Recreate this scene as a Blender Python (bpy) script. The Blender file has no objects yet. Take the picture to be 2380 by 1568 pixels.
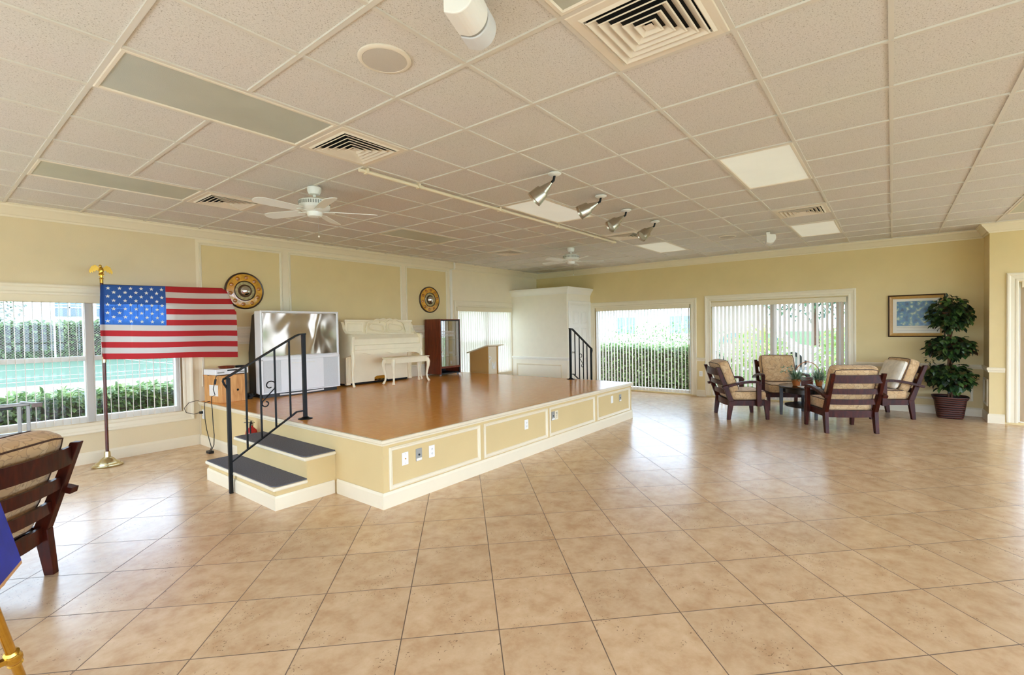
import bpy, bmesh, math, random
from math import sin, cos, pi, radians, sqrt, atan2
from mathutils import Vector, Matrix

random.seed(7)
SC = bpy.context.scene
COL = SC.collection

# ------------------------------------------------------------------ camera, sky, sun, exposure
T = 0.6096                      # ceiling module (2 ft)
HC = 2.995                      # ceiling height
YW = 7.65                       # stage / left wall
XW = 10.55                      # far wall
YR = -6.5                       # right wall (behind the photographer's right)
XN = -3.0                       # wall behind the camera
ALC_X, ALC_Y = 10.0, -1.16      # the jog at the right end of the far wall

def make_camera():
    f, cx, yaw, pit, roll = 1110.7, 1214.4, 0.6583, -0.0205, -0.0162
    F = Vector((cos(yaw), sin(yaw), 0)); R = Vector((sin(yaw), -cos(yaw), 0)); U = Vector((0, 0, 1))
    F2 = F * cos(pit) + U * sin(pit); U2 = U * cos(pit) - F * sin(pit)
    R3 = R * cos(roll) + U2 * sin(roll); U3 = U2 * cos(roll) - R * sin(roll)
    cam = bpy.data.cameras.new('camera'); o = bpy.data.objects.new('camera', cam); COL.objects.link(o)
    m = Matrix(((R3.x, U3.x, -F2.x, 0), (R3.y, U3.y, -F2.y, 0), (R3.z, U3.z, -F2.z, 1.551), (0, 0, 0, 1)))
    o.matrix_world = m
    cam.sensor_fit = 'HORIZONTAL'; cam.sensor_width = 36.0
    cam.lens = f / 2380 * 36.0
    cam.shift_x = -(cx - 1190) / 2380
    cam.clip_start = 0.05; cam.clip_end = 400
    SC.camera = o
make_camera()

WORLD_STRENGTH = 6.0
SUN_STRENGTH = 1.5
SC.view_settings.view_transform = 'Standard'
SC.view_settings.look = 'None'
SC.view_settings.gamma = 1.0
SC.view_settings.exposure = 0.92
SC.view_settings.use_curve_mapping = False
w = bpy.data.worlds.new('sky'); SC.world = w; w.use_nodes = True
bg = w.node_tree.nodes['Background']
bg.inputs[0].default_value = (0.70, 0.88, 1.12, 1); bg.inputs[1].default_value = WORLD_STRENGTH
sun = bpy.data.lights.new('sun', 'SUN'); sun.energy = SUN_STRENGTH; sun.angle = radians(2.0); sun.color = (0.95, 0.97, 1.0)
so = bpy.data.objects.new('sun', sun); COL.objects.link(so)
so.rotation_euler = Vector((0.30, 0.36, -0.88)).to_track_quat('-Z', 'Y').to_euler()
cy = SC.cycles
cy.use_denoising = True
cy.max_bounces = 14; cy.diffuse_bounces = 8; cy.glossy_bounces = 5; cy.transmission_bounces = 6; cy.transparent_max_bounces = 24
cy.caustics_reflective = False; cy.caustics_refractive = False

# ------------------------------------------------------------------ materials
def srgb(r, g, b):
    f = lambda c: (c / 255 / 12.92) if c / 255 <= 0.04045 else ((c / 255 + 0.055) / 1.055) ** 2.4
    return (f(r), f(g), f(b), 1.0)

def new_mat(name):
    m = bpy.data.materials.new(name); m.use_nodes = True
    nt = m.node_tree
    return m, nt, nt.nodes, nt.links, nt.nodes['Principled BSDF']

def mat(name, col, rough=0.5, metal=0.0, var=0.0, vscale=8.0, bump=0.0, bscale=60.0, coat=0.0, spec=None):
    """plain procedural surface: base colour with soft noise variation and an optional fine bump"""
    m, nt, N, L, P = new_mat(name)
    c = srgb(*col)
    P.inputs['Base Color'].default_value = c
    P.inputs['Roughness'].default_value = rough
    P.inputs['Metallic'].default_value = metal
    if coat: P.inputs['Coat Weight'].default_value = coat; P.inputs['Coat Roughness'].default_value = 0.08
    if spec is not None: P.inputs['Specular IOR Level'].default_value = spec
    if var or bump:
        tc = N.new('ShaderNodeTexCoord')
    if var:
        n = N.new('ShaderNodeTexNoise'); n.inputs['Scale'].default_value = vscale; n.inputs['Detail'].default_value = 4
        L.new(tc.outputs['Object'], n.inputs['Vector'])
        r = N.new('ShaderNodeValToRGB')
        r.color_ramp.elements[0].position = 0.3; r.color_ramp.elements[1].position = 0.7
        r.color_ramp.elements[0].color = tuple(max(0, x * (1 - var)) for x in c[:3]) + (1,)
        r.color_ramp.elements[1].color = tuple(min(1, x * (1 + var * 0.6)) for x in c[:3]) + (1,)
        L.new(n.outputs['Fac'], r.inputs['Fac']); L.new(r.outputs['Color'], P.inputs['Base Color'])
    if bump:
        n2 = N.new('ShaderNodeTexNoise'); n2.inputs['Scale'].default_value = bscale; n2.inputs['Detail'].default_value = 3
        L.new(tc.outputs['Object'], n2.inputs['Vector'])
        b = N.new('ShaderNodeBump'); b.inputs['Strength'].default_value = bump; b.inputs['Distance'].default_value = 0.01
        L.new(n2.outputs['Fac'], b.inputs['Height']); L.new(b.outputs['Normal'], P.inputs['Normal'])
    return m

def ramp(N, stops, interp='LINEAR'):
    r = N.new('ShaderNodeValToRGB'); cr = r.color_ramp; cr.interpolation = interp
    while len(cr.elements) < len(stops): cr.elements.new(0.5)
    for e, (p, c) in zip(cr.elements, stops): e.position = p; e.color = c
    return r

def math_node(N, L, op, a, b=None, c=None):
    n = N.new('ShaderNodeMath'); n.operation = op
    for i, v in enumerate((a, b, c)):
        if v is None: continue
        if isinstance(v, (int, float)): n.inputs[i].default_value = v
        else: L.new(v, n.inputs[i])
    return n.outputs[0]

def mixrgb(N, L, fac, a, b, mode='MIX'):
    n = N.new('ShaderNodeMix'); n.data_type = 'RGBA'; n.blend_type = mode
    if isinstance(fac, (int, float)): n.inputs[0].default_value = fac
    else: L.new(fac, n.inputs[0])
    for i, v in ((6, a), (7, b)):
        if isinstance(v, tuple): n.inputs[i].default_value = v
        else: L.new(v, n.inputs[i])
    return n.outputs[2]

def floor_tile_mat():
    m, nt, N, L, P = new_mat('glazed_floor_tile')
    tc = N.new('ShaderNodeTexCoord')
    sep = N.new('ShaderNodeSeparateXYZ'); L.new(tc.outputs['Object'], sep.inputs[0])
    x = math_node(N, L, 'SUBTRACT', sep.outputs[0], 1.485); y = math_node(N, L, 'SUBTRACT', sep.outputs[1], 1.948)
    k = 0.70711 / 0.4912
    u = math_node(N, L, 'MULTIPLY', math_node(N, L, 'SUBTRACT', x, y), k)
    v = math_node(N, L, 'MULTIPLY', math_node(N, L, 'ADD', x, y), k)
    def edge(t):
        fr = math_node(N, L, 'FRACT', t)
        return math_node(N, L, 'MINIMUM', fr, math_node(N, L, 'SUBTRACT', 1.0, fr))
    d = math_node(N, L, 'MINIMUM', edge(u), edge(v))
    grout = math_node(N, L, 'LESS_THAN', d, 0.0055)
    cell = N.new('ShaderNodeCombineXYZ')
    L.new(math_node(N, L, 'FLOOR', u), cell.inputs[0]); L.new(math_node(N, L, 'FLOOR', v), cell.inputs[1])
    wn = N.new('ShaderNodeTexWhiteNoise'); wn.noise_dimensions = '2D'; L.new(cell.outputs[0], wn.inputs['Vector'])
    off = N.new('ShaderNodeVectorMath'); off.operation = 'MULTIPLY_ADD'
    L.new(wn.outputs['Color'], off.inputs[0]); off.inputs[1].default_value = (9, 9, 9); L.new(tc.outputs['Object'], off.inputs[2])
    n1 = N.new('ShaderNodeTexNoise'); n1.inputs['Scale'].default_value = 7.5; n1.inputs['Detail'].default_value = 8; n1.inputs['Roughness'].default_value = 0.66; n1.inputs['Distortion'].default_value = 0.15
    L.new(off.outputs[0], n1.inputs['Vector'])
    r1 = ramp(N, [(0.28, srgb(192, 154, 114)), (0.50, srgb(209, 177, 139)), (0.72, srgb(221, 192, 155))])
    L.new(n1.outputs['Fac'], r1.inputs['Fac'])
    # small dark pits clustered in patches
    n2 = N.new('ShaderNodeTexNoise'); n2.inputs['Scale'].default_value = 85; n2.inputs['Detail'].default_value = 1; L.new(off.outputs[0], n2.inputs['Vector'])
    n3 = N.new('ShaderNodeTexNoise'); n3.inputs['Scale'].default_value = 4.2; L.new(off.outputs[0], n3.inputs['Vector'])
    pits = math_node(N, L, 'MULTIPLY', math_node(N, L, 'GREATER_THAN', n2.outputs['Fac'], 0.69), math_node(N, L, 'GREATER_THAN', n3.outputs['Fac'], 0.56))
    c1 = mixrgb(N, L, math_node(N, L, 'MULTIPLY', pits, 0.6), r1.outputs['Color'], srgb(96, 70, 50))
    tone = math_node(N, L, 'MULTIPLY_ADD', wn.outputs['Value'], 0.10, 0.95)
    hs = N.new('ShaderNodeHueSaturation'); L.new(c1, hs.inputs['Color']); L.new(tone, hs.inputs['Value'])
    c2 = mixrgb(N, L, grout, hs.outputs['Color'], srgb(104, 82, 62))
    L.new(c2, P.inputs['Base Color'])
    rn = math_node(N, L, 'MULTIPLY_ADD', n1.outputs['Fac'], 0.02, 0.235)
    L.new(math_node(N, L, 'MAXIMUM', rn, math_node(N, L, 'MULTIPLY', grout, 0.7)), P.inputs['Roughness'])
    P.inputs['Specular IOR Level'].default_value = 0.75
    nb = N.new('ShaderNodeTexNoise'); nb.inputs['Scale'].default_value = 30; nb.inputs['Detail'].default_value = 3; L.new(tc.outputs['Object'], nb.inputs['Vector'])
    h = math_node(N, L, 'SUBTRACT', math_node(N, L, 'MULTIPLY', nb.outputs['Fac'], 0.35), math_node(N, L, 'MULTIPLY', math_node(N, L, 'ADD', grout, pits), 0.6))
    b = N.new('ShaderNodeBump'); b.inputs['Strength'].default_value = 0.12; b.inputs['Distance'].default_value = 0.004
    L.new(h, b.inputs['Height']); L.new(b.outputs['Normal'], P.inputs['Normal'])
    return m

def ceiling_tile_mat():
    m, nt, N, L, P = new_mat('acoustic_ceiling_tile')
    tc = N.new('ShaderNodeTexCoord')
    n = N.new('ShaderNodeTexNoise'); n.inputs['Scale'].default_value = 150; n.inputs['Detail'].default_value = 2; L.new(tc.outputs['Object'], n.inputs['Vector'])
    r = ramp(N, [(0.30, srgb(166, 158, 146)), (0.40, srgb(212, 207, 199)), (0.60, srgb(216, 211, 203)), (0.72, srgb(224, 219, 211))])
    L.new(n.outputs['Fac'], r.inputs['Fac'])
    n2 = N.new('ShaderNodeTexNoise'); n2.inputs['Scale'].default_value = 1.4; L.new(tc.outputs['Object'], n2.inputs['Vector'])
    c = mixrgb(N, L, 0.06, r.outputs['Color'], n2.outputs['Color'], 'MULTIPLY')
    L.new(c, P.inputs['Base Color']); P.inputs['Roughness'].default_value = 0.9
    b = N.new('ShaderNodeBump'); b.inputs['Strength'].default_value = 0.25; b.inputs['Distance'].default_value = 0.003
    L.new(n.outputs['Fac'], b.inputs['Height']); L.new(b.outputs['Normal'], P.inputs['Normal'])
    return m

def parquet_mat():
    m, nt, N, L, P = new_mat('parquet_deck')
    tc = N.new('ShaderNodeTexCoord')
    ck = N.new('ShaderNodeTexChecker'); ck.inputs['Scale'].default_value = 6.6; L.new(tc.outputs['Object'], ck.inputs['Vector'])
    def grain(sx, sy):
        mp = N.new('ShaderNodeMapping'); mp.inputs['Scale'].default_value = (sx, sy, 1); L.new(tc.outputs['Object'], mp.inputs['Vector'])
        n = N.new('ShaderNodeTexNoise'); n.inputs['Scale'].default_value = 9; n.inputs['Detail'].default_value = 5; L.new(mp.outputs[0], n.inputs['Vector'])
        return n.outputs['Fac']
    a, bb = grain(0.5, 5), grain(5, 0.5)
    mx = N.new('ShaderNodeMix'); L.new(ck.outputs['Fac'], mx.inputs[0]); L.new(a, mx.inputs[2]); L.new(bb, mx.inputs[3])
    r = ramp(N, [(0.2, srgb(214, 142, 64)), (0.5, srgb(224, 156, 74)), (0.8, srgb(234, 173, 92))]); L.new(mx.outputs[0], r.inputs['Fac'])
    L.new(r.outputs['Color'], P.inputs['Base Color'])
    P.inputs['Roughness'].default_value = 0.21; P.inputs['Specular IOR Level'].default_value = 0.75
    nb = N.new('ShaderNodeTexNoise'); nb.inputs['Scale'].default_value = 16; L.new(tc.outputs['Object'], nb.inputs['Vector'])
    b = N.new('ShaderNodeBump'); b.inputs['Strength'].default_value = 0.12; b.inputs['Distance'].default_value = 0.006
    L.new(nb.outputs['Fac'], b.inputs['Height']); L.new(b.outputs['Normal'], P.inputs['Normal'])
    return m

def wood_mat(name, dark, mid, light, rough=0.3, scale=(1, 1, 8), ns=6.0):
    m, nt, N, L, P = new_mat(name)
    tc = N.new('ShaderNodeTexCoord'); mp = N.new('ShaderNodeMapping'); mp.inputs['Scale'].default_value = scale
    L.new(tc.outputs['Object'], mp.inputs['Vector'])
    n = N.new('ShaderNodeTexNoise'); n.inputs['Scale'].default_value = ns; n.inputs['Detail'].default_value = 6; n.inputs['Distortion'].default_value = 0.8
    L.new(mp.outputs[0], n.inputs['Vector'])
    r = ramp(N, [(0.3, srgb(*dark)), (0.5, srgb(*mid)), (0.7, srgb(*light))]); L.new(n.outputs['Fac'], r.inputs['Fac'])
    L.new(r.outputs['Color'], P.inputs['Base Color']); P.inputs['Roughness'].default_value = rough
    return m

def fabric_mat():
    m, nt, N, L, P = new_mat('leaf_print_fabric')
    tc = N.new('ShaderNodeTexCoord')
    d = N.new('ShaderNodeTexNoise'); d.inputs['Scale'].default_value = 7; d.inputs['Detail'].default_value = 2; L.new(tc.outputs['Object'], d.inputs['Vector'])
    vm = N.new('ShaderNodeVectorMath'); vm.operation = 'MULTIPLY_ADD'
    L.new(d.outputs['Color'], vm.inputs[0]); vm.inputs[1].default_value = (0.2, 0.2, 0.2); L.new(tc.outputs['Object'], vm.inputs[2])
    vo = N.new('ShaderNodeTexVoronoi'); vo.feature = 'DISTANCE_TO_EDGE'; vo.inputs['Scale'].default_value = 15; L.new(vm.outputs[0], vo.inputs['Vector'])
    vc = N.new('ShaderNodeTexVoronoi'); vc.inputs['Scale'].default_value = 15; L.new(vm.outputs[0], vc.inputs['Vector'])
    sp = N.new('ShaderNodeSeparateColor'); L.new(vc.outputs['Color'], sp.inputs[0])
    base = ramp(N, [(0.0, srgb(196, 157, 110)), (0.4, srgb(203, 166, 119)), (0.75, srgb(210, 177, 132)), (1.0, srgb(192, 156, 109))]); L.new(sp.outputs[0], base.inputs['Fac'])
    line = ramp(N, [(0.0, (1, 1, 1, 1)), (0.025, (1, 1, 1, 1)), (0.05, (0, 0, 0, 1))]); L.new(vo.outputs['Distance'], line.inputs['Fac'])
    c = mixrgb(N, L, math_node(N, L, 'MULTIPLY', line.outputs['Color'], 0.5), base.outputs['Color'], srgb(132, 96, 62))
    L.new(c, P.inputs['Base Color']); P.inputs['Roughness'].default_value = 0.75
    P.inputs['Sheen Weight'].default_value = 0.2
    return m

def glass_mat(name='window_glass', tint=(1, 1, 1, 1), fac=0.07):
    m = bpy.data.materials.new(name); m.use_nodes = True; nt = m.node_tree; N, L = nt.nodes, nt.links
    N.clear()
    o = N.new('ShaderNodeOutputMaterial'); t = N.new('ShaderNodeBsdfTransparent'); t.inputs[0].default_value = tint
    g = N.new('ShaderNodeBsdfGlossy'); g.inputs['Roughness'].default_value = 0.02
    lw = N.new('ShaderNodeLayerWeight'); lw.inputs['Blend'].default_value = 0.25
    mx = N.new('ShaderNodeMixShader')
    L.new(math_node(N, L, 'MULTIPLY_ADD', lw.outputs['Facing'], 0.18, fac * 0.5), mx.inputs[0])
    L.new(t.outputs[0], mx.inputs[1]); L.new(g.outputs[0], mx.inputs[2]); L.new(mx.outputs[0], o.inputs[0])
    return m

def translucent_mat(name, col, trans=0.45, rough=0.6, tcol=None, sheer=0.0):
    m = bpy.data.materials.new(name); m.use_nodes = True; nt = m.node_tree; N, L = nt.nodes, nt.links
    P = N['Principled BSDF']; P.inputs['Base Color'].default_value = srgb(*col); P.inputs['Roughness'].default_value = rough
    t = N.new('ShaderNodeBsdfTranslucent'); t.inputs[0].default_value = srgb(*(tcol or col))
    mx = N.new('ShaderNodeMixShader'); mx.inputs[0].default_value = trans
    L.new(P.outputs[0], mx.inputs[1]); L.new(t.outputs[0], mx.inputs[2]); L.new(mx.outputs[0], N['Material Output'].inputs[0])
    if sheer:
        tp = N.new('ShaderNodeBsdfTransparent'); tp.inputs[0].default_value = srgb(*(tcol or col)); m2 = N.new('ShaderNodeMixShader'); m2.inputs[0].default_value = sheer
        L.new(mx.outputs[0], m2.inputs[1]); L.new(tp.outputs[0], m2.inputs[2]); L.new(m2.outputs[0], N['Material Output'].inputs[0])
    return m

def mirror_screen_mat():
    m, nt, N, L, P = new_mat('rear_projection_screen')
    P.inputs['Base Color'].default_value = srgb(128, 115, 100); P.inputs['Metallic'].default_value = 0.7; P.inputs['Roughness'].default_value = 0.10
    tc = N.new('ShaderNodeTexCoord'); mp = N.new('ShaderNodeMapping'); mp.inputs['Scale'].default_value = (1.7, 1.7, 1.0); L.new(tc.outputs['Object'], mp.inputs['Vector'])
    n = N.new('ShaderNodeTexNoise'); n.inputs['Scale'].default_value = 1.0; n.inputs['Detail'].default_value = 0.5; n.inputs['Distortion'].default_value = 1.2; L.new(mp.outputs[0], n.inputs['Vector'])
    b = N.new('ShaderNodeBump'); b.inputs['Strength'].default_value = 0.5; b.inputs['Distance'].default_value = 0.07
    L.new(n.outputs['Fac'], b.inputs['Height']); L.new(b.outputs['Normal'], P.inputs['Normal'])
    return m

def painting_mat():
    m, nt, N, L, P = new_mat('blue_abstract_print')
    tc = N.new('ShaderNodeTexCoord')
    n = N.new('ShaderNodeTexNoise'); n.inputs['Scale'].default_value = 17; n.inputs['Detail'].default_value = 5; L.new(tc.outputs['Object'], n.inputs['Vector'])
    r = ramp(N, [(0.3, srgb(36, 58, 84)), (0.46, srgb(52, 100, 140)), (0.56, srgb(84, 122, 128)), (0.66, srgb(190, 198, 164))]); L.new(n.outputs['Fac'], r.inputs['Fac'])
    L.new(r.outputs['Color'], P.inputs['Base Color']); P.inputs['Roughness'].default_value = 0.25
    return m

def leaf_mat(name, cols, trans=0.25, rough=0.4):
    m = bpy.data.materials.new(name); m.use_nodes = True; nt = m.node_tree; N, L = nt.nodes, nt.links
    P = N['Principled BSDF']; P.inputs['Roughness'].default_value = rough
    g = N.new('ShaderNodeNewGeometry')
    n = len(cols)
    r = ramp(N, [(i / max(1, n - 1), srgb(*c)) for i, c in enumerate(cols)]); L.new(g.outputs['Random Per Island'], r.inputs['Fac'])
    L.new(r.outputs['Color'], P.inputs['Base Color'])
    t = N.new('ShaderNodeBsdfTranslucent'); L.new(r.outputs['Color'], t.inputs[0])
    mx = N.new('ShaderNodeMixShader'); mx.inputs[0].default_value = trans
    L.new(P.outputs[0], mx.inputs[1]); L.new(t.outputs[0], mx.inputs[2]); L.new(mx.outputs[0], N['Material Output'].inputs[0])
    return m

def carpet_mat():
    return mat('charcoal_stair_carpet', (104, 102, 108), 0.95, var=0.45, vscale=120, bump=0.8, bscale=300)

def wicker_mat(name, a, b, sc=34):
    m, nt, N, L, P = new_mat(name)
    tc = N.new('ShaderNodeTexCoord')
    wv = N.new('ShaderNodeTexWave'); wv.bands_direction = 'Z'; wv.inputs['Scale'].default_value = sc; wv.inputs['Distortion'].default_value = 2.5; wv.inputs['Detail'].default_value = 2
    L.new(tc.outputs['Object'], wv.inputs['Vector'])
    r = ramp(N, [(0.2, srgb(*a)), (0.8, srgb(*b))]); L.new(wv.outputs['Fac'], r.inputs['Fac'])
    L.new(r.outputs['Color'], P.inputs['Base Color']); P.inputs['Roughness'].default_value = 0.55
    bn = N.new('ShaderNodeBump'); bn.inputs['Strength'].default_value = 0.7; bn.inputs['Distance'].default_value = 0.006
    L.new(wv.outputs['Fac'], bn.inputs['Height']); L.new(bn.outputs['Normal'], P.inputs['Normal'])
    return m

M = {}
M['floor'] = floor_tile_mat(); M['ctile'] = ceiling_tile_mat(); M['deck'] = parquet_mat()
M['dimgold'] = mat('dimmed_gold_paint', (209, 184, 132), 0.8, var=0.03, vscale=3, bump=0.10, bscale=140)  # wall gold darkened to offset the strong light on the stage faces
M['cream'] = mat('cream_wall_paint', (234, 220, 190), 0.85, var=0.03, vscale=3, bump=0.10, bscale=140)
M['tanwall'] = mat('tan_wall_paint', (222, 204, 166), 0.85, var=0.03, vscale=3, bump=0.10, bscale=140)
M['pale'] = mat('pale_closet_paint', (238, 230, 210), 0.8, var=0.02, bump=0.08, bscale=140)
M['gold'] = mat('gold_wall_paint', (222, 201, 150), 0.85, var=0.03, vscale=3, bump=0.10, bscale=140)
M['trim'] = mat('cream_gloss_trim', (229, 217, 189), 0.38, var=0.015)
M['white'] = mat('white_gloss_trim', (236, 232, 220), 0.38, var=0.01)
M['tbar'] = mat('ceiling_grid_metal', (212, 206, 194), 0.5)
M['vent'] = mat('vent_enamel', (226, 216, 198), 0.45)
M['dark'] = mat('duct_black', (16, 15, 14), 0.9)
M['lens'] = mat('prismatic_lens', (184, 186, 172), 0.3, var=0.06, vscale=3, bump=0.15, bscale=200)
M['litlens'] = mat('lit_prismatic_lens', (222, 222, 206), 0.3, var=0.04, vscale=3, bump=0.15, bscale=200)
M['litlens'].node_tree.nodes['Principled BSDF'].inputs['Emission Color'].default_value = (1, 1, 0.9, 1)
M['litlens'].node_tree.nodes['Principled BSDF'].inputs['Emission Strength'].default_value = 0.13
M['plastic'] = mat('white_plastic', (236, 234, 228), 0.4)
M['greyplastic'] = mat('grey_plastic', (150, 148, 142), 0.45)
M['speaker'] = mat('speaker_mesh_grey', (196, 188, 176), 0.7, bump=0.3, bscale=500)
M['fan'] = mat('white_fan_enamel', (232, 234, 230), 0.35)
M['fanvent'] = mat('fan_vent_grey', (150, 152, 148), 0.5)
M['nickel'] = mat('brushed_nickel', (190, 182, 166), 0.28, 1.0, var=0.06, vscale=40)
M['chrome'] = mat('polished_chrome', (220, 220, 220), 0.08, 1.0)
M['iron'] = mat('black_wrought_iron', (13, 13, 13), 0.45, spec=0.22)
M['black'] = mat('black_plastic', (18, 18, 19), 0.4)
M['rubber'] = mat('black_cable_rubber', (14, 14, 15), 0.55)
M['gilt'] = mat('polished_brass', (214, 172, 76), 0.18, 1.0, var=0.08, vscale=20)
M['palebrass'] = mat('pale_brass', (206, 192, 150), 0.2, 1.0, var=0.08, vscale=20)
M['darkwood'] = wood_mat('dark_mahogany', (42, 11, 5), (58, 17, 8), (76, 26, 11), 0.36, (4, 4, 1.2))
M['darkwood'].node_tree.nodes['Principled BSDF'].inputs['Specular IOR Level'].default_value = 0.2
M['ebony'] = wood_mat('near_black_wood', (16, 10, 9), (24, 15, 13), (34, 20, 17), 0.25, (4, 4, 1.2))
M['polewood'] = wood_mat('pole_wood', (58, 18, 10), (80, 28, 16), (104, 40, 22), 0.25, (8, 8, 1))
M['redwood'] = wood_mat('red_brown_veneer', (84, 30, 12), (108, 42, 18), (128, 56, 26), 0.35, (6, 6, 0.7), 5)
M['oak'] = wood_mat('golden_plywood', (196, 136, 74), (214, 156, 92), (228, 174, 110), 0.45, (5, 5, 0.8), 5)
M['tan'] = mat('tan_lectern_paint', (188, 144, 80), 0.55, var=0.03)
M['piano'] = mat('ivory_piano_lacquer', (242, 230, 198), 0.32, var=0.04, vscale=5)
M['silver'] = mat('silver_television_plastic', (232, 232, 232), 0.32, var=0.02)
M['mesh'] = mat('silver_speaker_cloth', (206, 208, 208), 0.5, var=0.05, vscale=80)
M['screen'] = mirror_screen_mat()
M['amber'] = mat('amber_glazed_wood', (214, 156, 52), 0.15, var=0.28, vscale=14, coat=0.6)
M['boss'] = mat('brown_amber_boss', (176, 112, 40), 0.2, coat=0.5)
M['sage'] = mat('carved_sage_ring', (188, 174, 122), 0.5, var=0.45, vscale=34, bump=0.7, bscale=45)
M['rim'] = mat('dark_brown_rim', (62, 38, 20), 0.3)
M['red'] = translucent_mat('flag_red', (186, 18, 28), 0.5, 0.6, (214, 60, 64), 0.10)
M['flagwhite'] = translucent_mat('flag_white', (228, 220, 214), 0.5, 0.6, None, 0.10)
M['blue'] = translucent_mat('flag_blue', (22, 62, 176), 0.6, 0.6, (84, 146, 240), 0.26)
M['star'] = mat('star_white', (230, 228, 220), 0.7)
M['blind'] = translucent_mat('vinyl_blind_slat', (240, 236, 228), 0.5, 0.5)
M['openblind'] = translucent_mat('vinyl_slat', (224, 211, 196), 0.16, 0.5)
M['headrail'] = mat('blind_headrail', (226, 212, 180), 0.5)
M['glass'] = glass_mat()
M['dimglass'] = glass_mat('dimmed_window_glass', (0.52, 0.53, 0.53, 1))  # grey tint added to dim the outdoor view and its floor reflections
M['lightdimglass'] = glass_mat('lightly_dimmed_window_glass', (0.66, 0.67, 0.67, 1))  # weaker version of the same added dimming
M['cabglass'] = glass_mat('cabinet_glass', (0.9, 0.92, 0.92, 1), 0.8)
M['frame'] = mat('white_window_frame', (232, 232, 228), 0.35)
M['carpet'] = carpet_mat()
M['fabric'] = fabric_mat()
M['pillow'] = mat('pale_pillow_cloth', (232, 222, 204), 0.8, var=0.14, vscale=16)
M['cord'] = mat('dark_piping', (70, 44, 30), 0.6)
M['painting'] = painting_mat()
M['mat'] = mat('white_picture_mat', (232, 226, 210), 0.6)
M['goldframe'] = mat('gold_frame_lip', (186, 142, 72), 0.35, var=0.1, vscale=30)
M['ficus'] = leaf_mat('ficus_leaves', [(16, 28, 14), (26, 48, 22), (42, 70, 30), (74, 104, 46), (64, 22, 20)], 0.15)
M['trunk'] = mat('brown_bark', (92, 58, 34), 0.8, var=0.3, vscale=20)
M['planter'] = wicker_mat('woven_red_brown_planter', (26, 10, 8), (84, 36, 24), 9)
M['wicker'] = wicker_mat('terracotta_wicker', (150, 74, 26), (206, 122, 54), 50)
M['soil'] = mat('dark_soil', (40, 28, 20), 0.95)
M['fern'] = leaf_mat('grey_green_sprigs', [(70, 104, 82), (104, 136, 108), (150, 172, 140), (200, 210, 190)], 0.3)
M['extred'] = mat('extinguisher_red', (176, 22, 20), 0.25)
M['paper'] = mat('white_paper', (236, 232, 224), 0.7)
M['bluepaint'] = mat('blue_picture', (20, 42, 168), 0.6, var=0.35, vscale=9)
M['copper'] = mat('copper_frame_edge', (206, 150, 96), 0.4)
M['alu'] = mat('grey_aluminium', (140, 136, 130), 0.4, 0.6)
M['grip'] = mat('brown_grey_grip', (120, 104, 98), 0.6)
M['concrete'] = mat('pale_concrete', (206, 200, 192), 0.9, var=0.08, vscale=4)
M['court'] = mat('green_court_paint', (64, 90, 68), 0.85, var=0.06, vscale=2)
M['lawn'] = mat('lawn_grass', (84, 118, 60), 0.95, var=0.3, vscale=12, bump=0.6)
M['asphalt'] = mat('pale_road', (186, 184, 180), 0.9, var=0.06)
M['stucco'] = mat('white_stucco', (226, 226, 222), 0.9, var=0.03)
M['roof'] = mat('grey_roof', (150, 148, 146), 0.9, var=0.1)
M['bluewin'] = mat('dark_house_window', (112, 132, 140), 0.15)
M['hedge'] = leaf_mat('hedge_leaves', [(78, 104, 58), (110, 140, 80), (146, 172, 108), (180, 200, 138)], 0.3)
M['palm'] = leaf_mat('bright_foliage', [(150, 178, 92), (182, 202, 112), (206, 220, 140), (130, 160, 92)], 0.4)
M['treeleaf'] = leaf_mat('tree_leaves', [(44, 78, 56), (70, 108, 70), (104, 140, 90)], 0.3)
M['inner'] = mat('brown_branches', (96, 88, 66), 0.9, var=0.4, vscale=20)  # plain brown filling behind the leaves
M['yellow'] = mat('yellow_sign', (236, 206, 30), 0.5)
M['carwhite'] = mat('white_car_paint', (236, 236, 236), 0.15, coat=0.6)

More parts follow.
